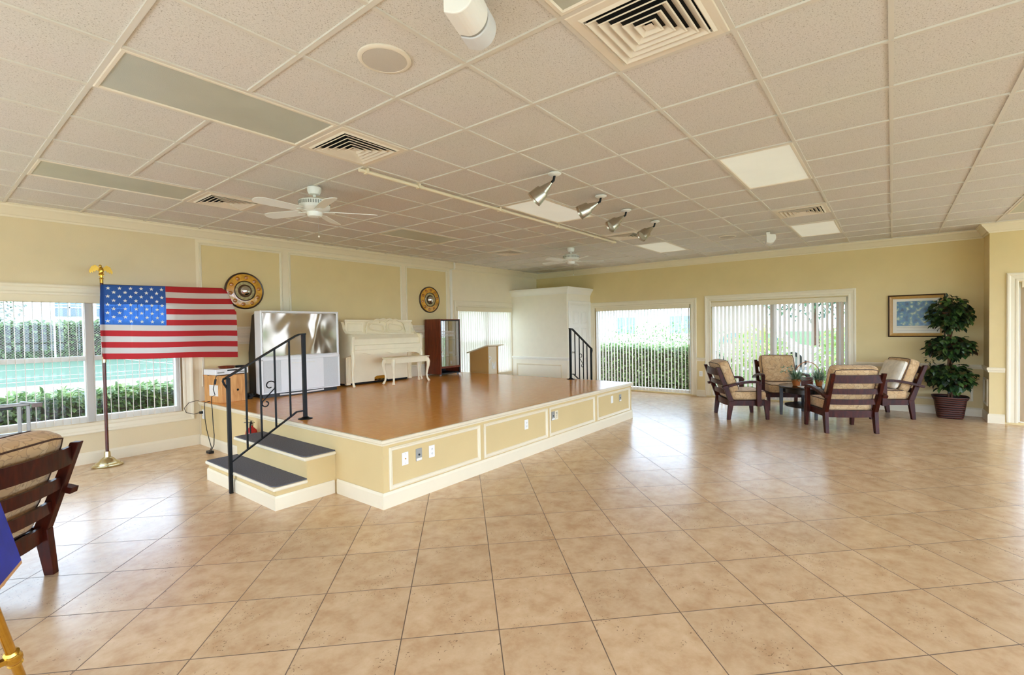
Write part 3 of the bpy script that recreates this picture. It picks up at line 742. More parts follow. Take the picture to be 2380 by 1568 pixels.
# ------------------------------------------------------------------ stage
SX0, SX1, SY, SZ = 2.50, 7.47, 3.48, 0.60
def stage():
    r = thing('stage', 'raised cream panelled stage with glossy parquet deck', 'stage', (0, 0, 0))
    mb = MB(); mb.bx(SX0, SX1, SY, YW - 0.03, 0, SZ - 0.02); mb.build('riser_body', M['dimgold'], r)
    mb = MB(); mb.bx(SX0 - 0.004, SX1 + 0.004, SY - 0.004, YW - 0.032, SZ - 0.02, SZ); mb.build('parquet_deck', M['deck'], r)
    NOS = [(0, 0.548), (0.012, 0.548), (0.016, 0.562), (0.028, 0.572), (0.032, 0.594), (0.028, SZ - 0.0004), (0.004, SZ - 0.0004), (0.004, SZ - 0.01), (0, SZ - 0.01)]
    path = [(SX0, YW - 0.03), (SX0, SY), (SX1, SY), (SX1, YW - 0.03)]
    mb = MB(); mb.sweep(path, [(-t, z) for t, z in NOS]); mb.build('nosing_trim', M['trim'], r)
    BB = [(0, 0), (0.016, 0), (0.016, 0.115), (0.008, 0.138), (0, 0.138)]
    mb = MB(); mb.sweep([(SX0, YW - 0.03), (SX0, 5.76)], [(-t, z) for t, z in BB]); mb.sweep([(SX0, 4.19), (SX0, SY), (SX1, SY), (SX1, YW - 0.03)], [(-t, z) for t, z in BB]); mb.build('baseboard', M['trim'], r)
    for a, b in ((2.56, 3.725), (3.785, 4.985), (5.03, 6.205), (6.285, 7.40)):
        mb = MB(); mb.loop((0, SY, 0), (1, 0, 0), (0, 0, 1), (0, -1, 0), a, b, 0.150, 0.522, BEAD); mb.build('panel_moulding', M['trim'], r)
    return r
stage()

def wall_plate(label, loc, nrm, kind, group=None, h=0.115, w=0.072, col='plastic'):
    """small cover plate; nrm 'y-' faces -Y, 'x-' faces -X"""
    rz = 0 if nrm == 'y-' else -pi / 2
    r = thing('wall_plate', label, 'outlet', loc, rz, group)
    mb = MB(); mb.bx(-w / 2, w / 2, -0.006, 0, -h / 2, h / 2); mb.build('cover', M[col], r, bevel=0.003)
    if kind == 'duplex':
        for z in (0.021, -0.021):
            mb = MB(); mb.bx(-0.016, 0.016, -0.008, -0.005, z - 0.014, z + 0.014); f = mb.build('socket', M['plastic'], r, bevel=0.002)
            mb = MB(); mb.bx(-0.008, -0.005, -0.0085, -0.007, z - 0.004, z + 0.008); mb.bx(0.005, 0.008, -0.0085, -0.007, z - 0.004, z + 0.008); mb.bx(-0.002, 0.002, -0.0085, -0.007, z - 0.011, z - 0.007); mb.build('slot', M['black'], f)
    elif kind == 'jack':
        mb = MB(); mb.lathe([(0.009, 0), (0.009, 0.006), (0.004, 0.006)], (0, -0.006, 0.0), 12, axis=(0, -1, 0)); mb.build('jack', M['black'], r)
        mb = MB(); mb.bx(-w / 2 + 0.004, w / 2 - 0.004, -0.008, -0.005, -h / 2 + 0.004, -h / 2 + 0.026); mb.build('paper_label', M['paper'], r)
    elif kind == 'coax':
        mb = MB(); mb.lathe([(0.006, 0), (0.006, 0.008), (0.002, 0.010)], (0, -0.006, 0.0), 10, axis=(0, -1, 0)); mb.build('jack', M['goldframe'], r)
        mb = MB()
        for z in (0.042, -0.042): mb.lathe([(0.003, 0), (0.003, 0.001)], (0, -0.006, z), 8, axis=(0, -1, 0))
        mb.build('screw', M['greyplastic'], r)
    elif kind == 'switch':
        mb = MB(); mb.bx(-0.013, 0.013, -0.009, -0.005, -0.026, 0.026); mb.build('rocker', M['plastic'], r, bevel=0.002)
    elif kind == 'printed':
        mb = MB()
        for i, (ww, z) in enumerate(((0.020, 0.034), (0.017, 0.020), (0.014, 0.0), (0.009, -0.026))): mb.bx(-ww, ww, -0.0068, -0.0055, z - 0.003, z + 0.003)
        mb.build('lettering', M['black'], r)
    return r
yp = SY - 0.0005
wall_plate('white cable plate at the left end of the stage front', (2.735, yp, 0.388), 'y-', 'coax')
wall_plate('grey jack plate between two white plates on first stage panel', (2.894, yp, 0.390), 'y-', 'jack', col='greyplastic')
wall_plate('white duplex outlet right of the grey jack on first stage panel', (3.051, yp, 0.387), 'y-', 'duplex')
wall_plate('white duplex outlet alone on the second stage panel', (4.545, yp, 0.388), 'y-', 'duplex')
wall_plate('grey jack plate at the left of the third stage panel', (5.117, yp, 0.402), 'y-', 'jack', col='greyplastic')
wall_plate('cream printed plate beside grey jack on the third stage panel', (5.197, yp, 0.401), 'y-', 'printed', col='trim')
wall_plate('plain white plate on the last stage panel', (6.766, yp, 0.402), 'y-', 'switch')
wall_plate('grey jack plate at the far right of the stage front', (7.051, yp, 0.393), 'y-', 'jack', col='greyplastic')
wall_plate('white outlet on the far wall between the glass doors', (XW - 0.0005, 3.28, 0.49), 'x-', 'duplex')
wall_plate('white outlet on stage end near the window corner', (SX0 - 0.0005, 7.53, 0.43), 'x-', 'duplex', h=0.13, w=0.08)

def steps():
    r = thing('stage_steps', 'two carpeted steps up to the left end of stage', 'steps', (0, 0, 0))
    y0, y1 = 4.23, 5.72
    mb = MB(); mb.bx(1.935, SX0 - 0.001, y0, y1, 0, 0.168); mb.bx(2.215, SX0 - 0.001, y0, y1, 0.168, 0.368); mb.build('step_body', M['dimgold'], r)
    for k, (xa, z) in enumerate(((1.905, 0.2), (2.185, 0.4))):
        mb = MB(); mb.bx(xa, SX0 - 0.001 if k else 2.215, y0 - 0.025, y1 + 0.02, z - 0.032, z); mb.build('tread', M['trim'], r, bevel=0.012, seg=3)
        mb = MB(); p = [(xa + 0.012, y1), (xa + 0.012, y0 + 0.06), (xa + 0.03, y0 + 0.01), (xa + 0.07, y0 - 0.005), (SX0 - 0.002 if k else 2.214, y0 - 0.005), (SX0 - 0.002 if k else 2.214, y1)]
        mb.prism(p, (0, 0, z + 0.0005), (1, 0, 0), (0, 1, 0), (0, 0, 0.008)); mb.build('carpet_tread', M['carpet'], r)
    mb = MB(); mb.sweep([(SX0 - 0.017, y1), (1.935, y1), (1.935, y0), (SX0 - 0.017, y0)], [(-t, z) for t, z in [(0, 0), (0.014, 0), (0.014, 0.105), (0.008, 0.125), (0, 0.125)]]); mb.build('baseboard', M['trim'], r)
steps()

def handrail(label, mirror=False):
    r = thing('handrail', label, 'handrail', (0, 0, 0), 0, 'wrought iron handrails at the stage steps')
    y = 4.62 if mirror else 5.05
    X = (lambda x: 2 * 5.018 - x) if mirror else (lambda x: x)
    P = lambda x, z: (X(x), y, z)
    mb = MB(); mb.bx(min(X(1.877), X(1.907)), max(X(1.877), X(1.907)), y - 0.015, y + 0.015, 0, 1.115); mb.build('post', M['iron'], r)
    mb = MB(); mb.bx(min(X(2.628), X(2.662)), max(X(2.628), X(2.662)), y - 0.017, y + 0.017, SZ, 1.52); mb.build('post', M['iron'], r)
    mb = MB(); mb.lathe([(0.075, 0), (0.075, 0.004), (0.045, 0.010), (0.03, 0.022), (0.024, 0.024)], P(2.645, SZ + 0.0005), 20); mb.build('base_plate', M['iron'], r)
    mb = MB(); pts = [P(1.872, 1.115), P(2.555, 1.50), P(2.60, 1.518), P(2.668, 1.522)]
    for a, b in zip(pts, pts[1:]): mb.bar(a, b, 0.042, 0.014)
    mb.build('top_rail', M['iron'], r)
    mb = MB(); mb.tube([P(1.875, 1.112), P(1.852, 1.107), P(1.846, 1.088), P(1.858, 1.055), P(1.884, 1.012), P(1.888, 0.985)], 0.010, 8); mb.build('rail_curl', M['iron'], r)
    mb = MB(); pts = [P(1.905, 0.302), P(2.50, 0.655), P(2.55, 0.688), P(2.63, 0.69)]
    for a, b in zip(pts, pts[1:]): mb.bar(a, b, 0.022, 0.014)
    mb.build('bottom_rail', M['iron'], r)
    zt = lambda x: 1.115 + (x - 1.872) * (1.50 - 1.115) / (2.555 - 1.872); zb = lambda x: 0.302 + (x - 1.905) * (0.655 - 0.302) / (2.50 - 1.905)
    for x in (2.052, 2.190, 2.334, 2.487):
        mb = MB(); mb.bx(X(x) - 0.0075, X(x) + 0.0075, y - 0.0075, y + 0.0075, zb(x), zt(x)); mb.build('baluster', M['iron'], r)
    mb = MB(); pts = []
    for i in range(30):
        a = i / 29; ang = 0.1 + a * 5.2; rad = 0.055 * (1 - 0.62 * a); pts.append(P(2.283 + rad * cos(ang), 1.0 + rad * sin(ang) * 0.95))
    pts = pts[::-1] + [P(2.325, 0.965), P(2.26, 0.90), P(2.205, 0.845)]
    for i in range(24):
        a = i / 23; ang = 3.3 + a * 4.4; rad = 0.038 * (1 - 0.55 * a); pts.append(P(2.237 + rad * cos(ang), 0.822 + rad * sin(ang)))
    mb.tube(pts, 0.006, 6); mb.build('scroll', M['iron'], r)
    return r
handrail('black wrought iron handrail beside the near carpeted steps')
handrail('black wrought iron handrail at the far end of the stage', True)

# ------------------------------------------------------------------ flag and its stand
def flag():
    px, py = 1.432, 7.34
    r = thing('flag_stand', 'wooden flag pole on a round brass base before the window', 'flag stand', (px, py, 0))
    mb = MB(); mb.lathe([(0.145, 0), (0.148, 0.012), (0.135, 0.022), (0.12, 0.026), (0.116, 0.040), (0.085, 0.055), (0.06, 0.085), (0.045, 0.10), (0.032, 0.105), (0.030, 0.15), (0.026, 0.17), (0.022, 0.17)], n=32)
    mb.build('base', M['palebrass'], r)
    mb = MB(); mb.cyl((0, 0, 0.15), (0, 0, 2.155), 0.0165, n=14); mb.build('pole', M['polewood'], r)
    mb = MB(); mb.cyl((0, 0, 1.22), (0, 0, 1.29), 0.020, n=14); mb.build('ferrule', M['palebrass'], r)
    mb = MB(); mb.cyl((0, 0.02, 2.135), (1.28, 0.02, 2.16), 0.008, n=8); mb.build('cross_bar', M['trunk'], r)
    e = MB(); e.lathe([(0.017, 2.155), (0.017, 2.20), (0.024, 2.205), (0.013, 2.22), (0.016, 2.245), (0.028, 2.255), (0.018, 2.268), (0, 2.27)], n=16)
    ea = e.build('finial', M['gilt'], r)
    mb = MB(); mb.ball((0, 0, 2.30), 0.024, 0.024, 0.045); mb.ball((-0.008, -0.012, 2.352), 0.014, 0.014, 0.016); mb.tube([(-0.018, -0.018, 2.352), (-0.034, -0.026, 2.346)], [0.006, 0.001], 6)
    for s in (-1, 1):
        poly = [(0.0, 2.28), (0.02, 2.335), (0.05, 2.365), (0.085, 2.345), (0.108, 2.29), (0.098, 2.262), (0.085, 2.285), (0.078, 2.268), (0.066, 2.292), (0.055, 2.28), (0.045, 2.305), (0.02, 2.29)]
        mb.prism([(s * u, v) for u, v in poly], (0, -0.004, 0), (1, 0.12 * s, 0), (0, 0, 1), (0, 0.010, 0))
    mb.prism([(-0.02, 2.285), (0.02, 2.285), (0.026, 2.24), (-0.026, 2.24)], (0, -0.004, 0), (1, 0, 0), (0, 0, 1), (0, 0.008, 0))
    mb.build('eagle', M['gilt'], ea)
    # the flag: 13 stripes, canton, 50 stars
    W_, H_ = 1.43, 0.875; ztop = 2.135
    def shape(u, v):   # u along fly 0..1, v down 0..1
        x = u * W_; z = ztop - v * H_ + 0.03 * u * (1 - v) + 0.012 * sin(u * 7 + v * 3) * (v > 0.02) * 0.35
        z -= 0.055 * u * v
        yy = -0.03 + 0.018 * sin(u * 9 + v * 2.2) * (0.25 + u) + 0.005 * sin(u * 16 - v * 9) * v - 0.012 * u
        lim = 1.285 + 0.145 * min(1, v / 0.34) ** 0.55
        if x > lim: d = x - lim; x = lim - d * 0.75; yy += 0.020 + d * 0.12; z -= d * 0.1
        x += -0.018 * sin(v * pi) * (1 - u) ** 6 - 0.015 * (1 - u) ** 10
        return Vector((x, yy, z))
    fl = thing('flag', 'stars and stripes flag held out flat from its pole', 'flag', (px, py, 0))
    nu, nv = 75, 52; cu = 0.425
    red, whi, blu = MB(), MB(), MB()
    pt = [[shape(i / nu, j / nv) for i in range(nu + 1)] for j in range(nv + 1)]
    for j in range(nv):
        for i in range(nu):
            stripe = j * 13 // nv
            t = blu if (i < round(cu * nu) and stripe < 7) else (red if stripe % 2 == 0 else whi)
            t.add([pt[j][i], pt[j][i + 1], pt[j + 1][i + 1], pt[j + 1][i]], [(0, 1, 2, 3)], 0, True)
    for nm, b_, m_ in (('red_stripes', red, 'red'), ('white_stripes', whi, 'flagwhite'), ('blue_canton', blu, 'blue')):
        o = b_.build(nm, M[m_], fl, sharp=180)
        bm = bmesh.new(); bm.from_mesh(o.data); bmesh.ops.remove_doubles(bm, verts=bm.verts[:], dist=1e-5); bmesh.ops.recalc_face_normals(bm, faces=bm.faces[:]); bm.to_mesh(o.data); bm.free()
    def star(u, v, rr):
        vs = []
        for side in (-0.003, 0.003):
            for k in range(10):
                a = pi / 2 + k * pi / 5; q = rr if k % 2 == 0 else rr * 0.40
                p = shape(u + q * cos(a) / W_, v - q * sin(a) / H_); vs.append(p + Vector((0, side, 0)))
        return vs
    for row in range(9):
        for c in range(6 if row % 2 == 0 else 5):
            u = cu * ((0.5 + c) / 6 if row % 2 == 0 else (1 + c) / 6); v = (7 / 13) * (row + 0.85) / 9.7
            mb = MB(); mb.add(star(u + 0.008, v, 0.022), [tuple(range(10)), tuple(range(19, 9, -1))] + [(i, (i + 1) % 10, 10 + (i + 1) % 10, 10 + i) for i in range(10)])
            mb.build('star', M['star'], fl)
flag()

# ------------------------------------------------------------------ things on the stage
def wall_disc(label, x):
    r = thing('wall_disc', label, 'wall decoration', (x, YW - 0.003, 2.165), 0, 'round amber discs on the stage wall')
    ax = (0, -1, 0)
    mb = MB(); mb.lathe([(0.272, 0), (0.272, 0.022), (0.262, 0.030), (0.250, 0.026), (0.250, 0)], n=48, axis=ax); mb.build('rim', M['rim'], r)
    mb = MB(); mb.lathe([(0.251, 0), (0.251, 0.020), (0.20, 0.030), (0.150, 0.032), (0.145, 0.0)], n=48, axis=ax); d = mb.build('amber_ring', M['amber'], r)
    mb = MB(); mb.lathe([(0.150, 0), (0.150, 0.036), (0.142, 0.040), (0.136, 0.034), (0.136, 0)], n=40, axis=ax); mb.build('inner_rim', M['rim'], r)
    mb = MB(); mb.lathe([(0.137, 0), (0.137, 0.026), (0.115, 0.036), (0.096, 0.030), (0.094, 0)], n=40, axis=ax); mb.build('carved_ring', M['sage'], r)
    mb = MB(); mb.lathe([(0.095, 0), (0.095, 0.034), (0.084, 0.040), (0.077, 0.034), (0.077, 0)], n=32, axis=ax); mb.build('dome_collar', M['trunk'], r)
    mb = MB(); mb.lathe([(0.078, 0.030), (0.074, 0.052), (0.060, 0.074), (0.034, 0.088), (0, 0.093)], n=28, axis=ax); mb.build('dome', M['chrome'], r)
    for k in range(10):
        a = 2 * pi * (k + 0.3) / 10
        mb = MB(); mb.lathe([(0.030, 0), (0.027, 0.009), (0.015, 0.014), (0, 0.015)], (0.2 * cos(a), -0.026, 0.2 * sin(a)), 12, axis=ax); mb.build('boss', M['boss'], d)
    return r
d0 = wall_disc('round amber wall disc nearer the flag', 3.118)
dup(d0, (6.722, YW - 0.003, 2.165), label='round amber wall disc above the glass cabinet')

def television():
    x0, x1, yf = 3.09, 4.30, 7.10
    r = thing('television', 'big silver rear projection television standing on the stage', 'television', (0, 0, 0))
    mb = MB(); mb.bx(x0, x1, yf, yf + 0.18, 0.655, 1.855); mb.build('front_shell', M['silver'], r, bevel=0.012)
    mb = MB(); mb.prism([(yf + 0.18, 0.62), (yf + 0.47, 0.62), (yf + 0.47, 1.25), (yf + 0.33, 1.80), (yf + 0.18, 1.835)], (x0 + 0.03, 0, 0), (0, 1, 0), (0, 0, 1), (x1 - x0 - 0.06, 0, 0)); mb.build('back_shell', M['black'], r, bevel=0.01)
    mb = MB(); mb.loop((0, yf, 0), (1, 0, 0), (0, 0, 1), (0, -1, 0), x0, x1, 1.165, 1.855, [(0, 0), (0, 0.012), (0.02, 0.018), (0.028, 0.010), (0.034, 0)]); mb.build('screen_bezel', M['silver'], r)
    mb = MB(); n = 16; vs = []; fs = []
    for j in range(n + 1):
        for i in range(n + 1): vs.append((x0 + 0.035 + (x1 - x0 - 0.07) * i / n, yf - 0.003, 1.20 + 0.62 * j / n))
    for j in range(n):
        for i in range(n): fs.append((j * (n + 1) + i, j * (n + 1) + i + 1, (j + 1) * (n + 1) + i + 1, (j + 1) * (n + 1) + i))
    mb.add(vs, fs); mb.build('screen', M['screen'], r)
    mb = MB(); mb.bx(x0 - 0.004, x1 + 0.004, yf - 0.02, yf + 0.1, 0.655, 0.675); mb.bx(x0 - 0.004, x0 + 0.022, yf - 0.02, yf + 0.1, 0.675, 1.155); mb.bx(x1 - 0.022, x1 + 0.004, yf - 0.02, yf + 0.1, 0.675, 1.155); mb.bx(x0 - 0.004, x1 + 0.004, yf - 0.02, yf + 0.1, 1.135, 1.17); mb.build('cabinet_frame', M['silver'], r, bevel=0.004)
    for xa in (x0 + 0.022, x1 - 0.27):
        mb = MB(); mb.bx(xa, xa + 0.248, yf - 0.010, yf, 0.676, 1.134); mb.build('speaker_cloth', M['mesh'], r)
    mb = MB(); mb.bx(x0 + 0.272, x1 - 0.272, yf - 0.014, yf, 0.678, 1.132); mb.build('centre_panel', M['silver'], r)
    mb = MB(); mb.bx(x0 + 0.44, x1 - 0.42, yf - 0.022, yf - 0.013, 1.075, 1.09); mb.build('handle', M['plastic'], r, bevel=0.004)
    mb = MB(); mb.bx(x0 + 0.02, x1 - 0.04, yf + 0.01, yf + 0.42, SZ, 0.655); mb.build('plinth', M['black'], r)
    mb = MB(); mb.tube([(x0 + 0.25, yf - 0.012, 0.63), (x0 + 0.55, yf - 0.022, 0.625), (x1 - 0.28, yf - 0.012, 0.635)], 0.012, 8); mb.build('front_bar', M['silver'], r)
television()

def carton():
    r = thing('plywood_box', 'golden plywood box standing at the stage edge by the window', 'box', (2.585, 7.12, SZ))
    # turned slightly, its corner towards the room
    r.rotation_euler = (0, 0, radians(10))
    w_, d_, h_ = 0.34, 0.40, 0.36
    mb = MB(); mb.bx(0, w_, 0, d_, 0, h_); mb.build('box_body', M['oak'], r, bevel=0.004)
    mb = MB(); mb.bx(-0.012, w_ + 0.012, -0.012, d_ + 0.012, h_, h_ + 0.012); mb.build('lid', M['oak'], r, bevel=0.003)
    mb = MB(); mb.bx(-0.002, 0.0, 0.08, 0.28, 0.09, 0.24); mb.build('paper_label', M['paper'], r)
    mb = MB(); mb.lathe([(0.016, 0), (0.016, 0.003), (0.0, 0.003)], (0.22, 0, 0.16), 14, axis=(0, -1, 0)); mb.build('finger_hole', M['dark'], r)
carton()
def vcr():
    z = SZ + 0.3725
    r = thing('video_recorder', 'silver video player lying on the plywood box', 'video player', (2.53, 7.10, z), radians(10))
    mb = MB(); mb.bx(-0.02, 0.42, 0, 0.28, 0.012, 0.088); mb.build('case', M['silver'], r, bevel=0.005)
    mb = MB(); mb.bx(-0.02, 0.42, -0.008, 0.0, 0.012, 0.088); f = mb.build('front_panel', M['silver'], r, bevel=0.003)
    mb = MB(); mb.bx(0.13, 0.27, -0.010, -0.007, 0.055, 0.075); mb.build('tape_slot', M['black'], f)
    mb = MB(); mb.bx(0.0, 0.09, -0.010, -0.007, 0.034, 0.052); mb.bx(0.29, 0.40, -0.010, -0.007, 0.026, 0.046); mb.build('display', M['greyplastic'], f)
    for x in (0.02, 0.38):
        for y in (0.03, 0.24):
            mb = MB(); mb.cyl((x, y, 0), (x, y, 0.013), 0.012, n=10); mb.build('foot', M['black'], r)
    t = thing('wooden_tray', 'small round brown tray on top of the video player', 'tray', (2.70, 7.24, z + 0.0885))
    mb = MB(); mb.lathe([(0.085, 0), (0.10, 0.018), (0.104, 0.03), (0.096, 0.03), (0.085, 0.012), (0, 0.010)], n=24); mb.build('tray_bowl', M['redwood'], t)
    c = thing('cable_coil', 'small black cable coil on top of the video player', 'cable', (2.86, 7.22, z + 0.089))
    mb = MB()
    for k in range(3): mb.tube([(0.05 * cos(a * 0.45) * (1 + 0.1 * k), 0.045 * sin(a * 0.45), 0.006 + 0.009 * k) for a in range(14)], 0.005, 6, closed=True)
    mb.build('cable_loops', M['rubber'], c)
vcr()

def cables():
    c = tag(coil_obj((2.60, 7.56, SZ), 0.040, 0.022, 3), 'flat black cable coil on the stage corner by window', 'cable')
    c = tag(coil_obj((3.005, 7.28, SZ), 0.035, 0.07, 7), 'heap of black cable between plywood box and television', 'cable')
    mb = MB(); mb.tube([(2.575, 7.40, SZ + 0.012), (2.52, 7.38, SZ + 0.014), (2.458, 7.36, SZ + 0.006), (2.452, 7.34, 0.55), (2.44, 7.30, 0.40), (2.43, 7.22, 0.26), (2.425, 7.12, 0.13), (2.41, 7.02, 0.06), (2.38, 6.98, 0.018)], 0.005, 6)
    tag(mb.build('electric_cable', M['rubber']), 'black cord hanging off the stage corner nearest the window', 'cord')
    mb = MB(); mb.tube([(2.55, 7.18, 0.98), (2.535, 7.175, 0.93), (2.50, 7.16, 0.80), (2.505, 7.12, 0.72), (2.475, 7.16, 0.70), (2.455, 7.10, 0.62), (2.448, 7.06, 0.52), (2.445, 7.04, 0.35), (2.44, 7.0, 0.22), (2.42, 6.96, 0.10), (2.38, 6.95, 0.02)], 0.005, 6)
    mb.cyl((2.53, 7.155, 0.93), (2.517, 7.15, 0.86), 0.014, n=8)
    tag(mb.build('electric_cable', M['rubber']), 'black cord with a grey plug block hanging from the video player', 'cord')
    mb = MB(); mb.bx(2.34, 2.40, 6.90, 7.0, 0, 0.035); b = mb.build('power_strip', M['black'], None, bevel=0.006)
    tag(b, 'small black power block on the floor below the stage', 'power strip')
    mb = MB(); mb.tube([(2.484, 7.53, 0.455), (2.44, 7.53, 0.455), (2.40, 7.57, 0.44), (2.32, 7.60, 0.47), (2.30, 7.612, 0.53), (2.36, 7.615, 0.60), (2.46, 7.56, 0.625)], 0.004, 6); mb.bx(2.455, 2.490, 7.512, 7.548, 0.44, 0.472)
    tag(mb.build('electric_cable', M['rubber']), 'black looped cord plugged into the stage end outlet', 'cord')
def coil_obj(loc, rx, ry, n):
    mb = MB()
    for k in range(n):
        q = random.uniform(0.8, 1.5); dx, dy = random.uniform(-0.012, 0.012), random.uniform(-0.012, 0.012)
        mb.tube([(loc[0] + dx + rx * q * cos(a * pi / 8), loc[1] + dy + ry * q * sin(a * pi / 8), loc[2] + 0.006 + 0.011 * k + 0.004 * sin(a)) for a in range(16)], 0.0055, 6, closed=True)
    return mb.build('cable_coil', M['rubber'])
cables()

def extinguisher():
    r = thing('fire_extinguisher', 'red fire extinguisher standing on the floor behind the steps', 'fire extinguisher', (2.415, 5.835, 0)); r.scale = (1, 1, 1.07)
    mb = MB(); mb.lathe([(0.058, 0), (0.062, 0.01), (0.062, 0.36), (0.055, 0.395), (0.03, 0.42), (0.02, 0.43), (0.02, 0.445)], n=22); mb.build('cylinder', M['extred'], r)
    mb = MB(); mb.lathe([(0.0627, 0.13), (0.0627, 0.31)], n=22); 
    mb = MB(); vs = []
    for z in (0.14, 0.31):
        for k in range(9):
            a = pi + (-0.7 + 1.4 * k / 8); vs.append((0.0632 * cos(a), 0.0632 * sin(a), z))
    mb.add(vs, [(k, k + 1, 10 + k, 9 + k) for k in range(8)], 0, True); mb.build('paper_label', M['paper'], r)
    mb = MB(); mb.lathe([(0.018, 0.44), (0.022, 0.45), (0.022, 0.475), (0.01, 0.48)], n=12); mb.build('valve', M['nickel'], r)
    mb = MB(); mb.bar((0.03, -0.01, 0.475), (-0.09, -0.03, 0.495), 0.02, 0.008); mb.bar((0.02, -0.01, 0.49), (-0.08, -0.03, 0.535), 0.02, 0.006); mb.build('handle', M['nickel'], r)
    mb = MB(); mb.tube([(0.0, -0.02, 0.47), (-0.03, -0.07, 0.50), (-0.05, -0.095, 0.47), (-0.045, -0.085, 0.40), (-0.04, -0.075, 0.30)], 0.008, 8); mb.build('hose', M['rubber'], r)
extinguisher()

def cabriole(mb, x, y, z0, z1, dx, dy, s=1.0):
    """curved leg: knee out at the top, ankle in, foot out; (dx, dy) outward direction"""
    d = Vector((dx, dy, 0)).normalized(); pts = []; rs = []
    H = z1 - z0
    for t, o, rr in ((0, 0.022, 0.012), (0.03, 0.030, 0.022), (0.07, 0.022, 0.017), (0.16, 0.004, 0.013), (0.32, -0.004, 0.014), (0.5, 0.006, 0.018), (0.7, 0.022, 0.024), (0.85, 0.024, 0.029), (0.95, 0.010, 0.030), (1.0, 0.0, 0.028)):
        pts.append(Vector((x, y, z0 + t * H)) + d * o * s); rs.append(rr * s)
    mb.tube(pts, rs, 8)

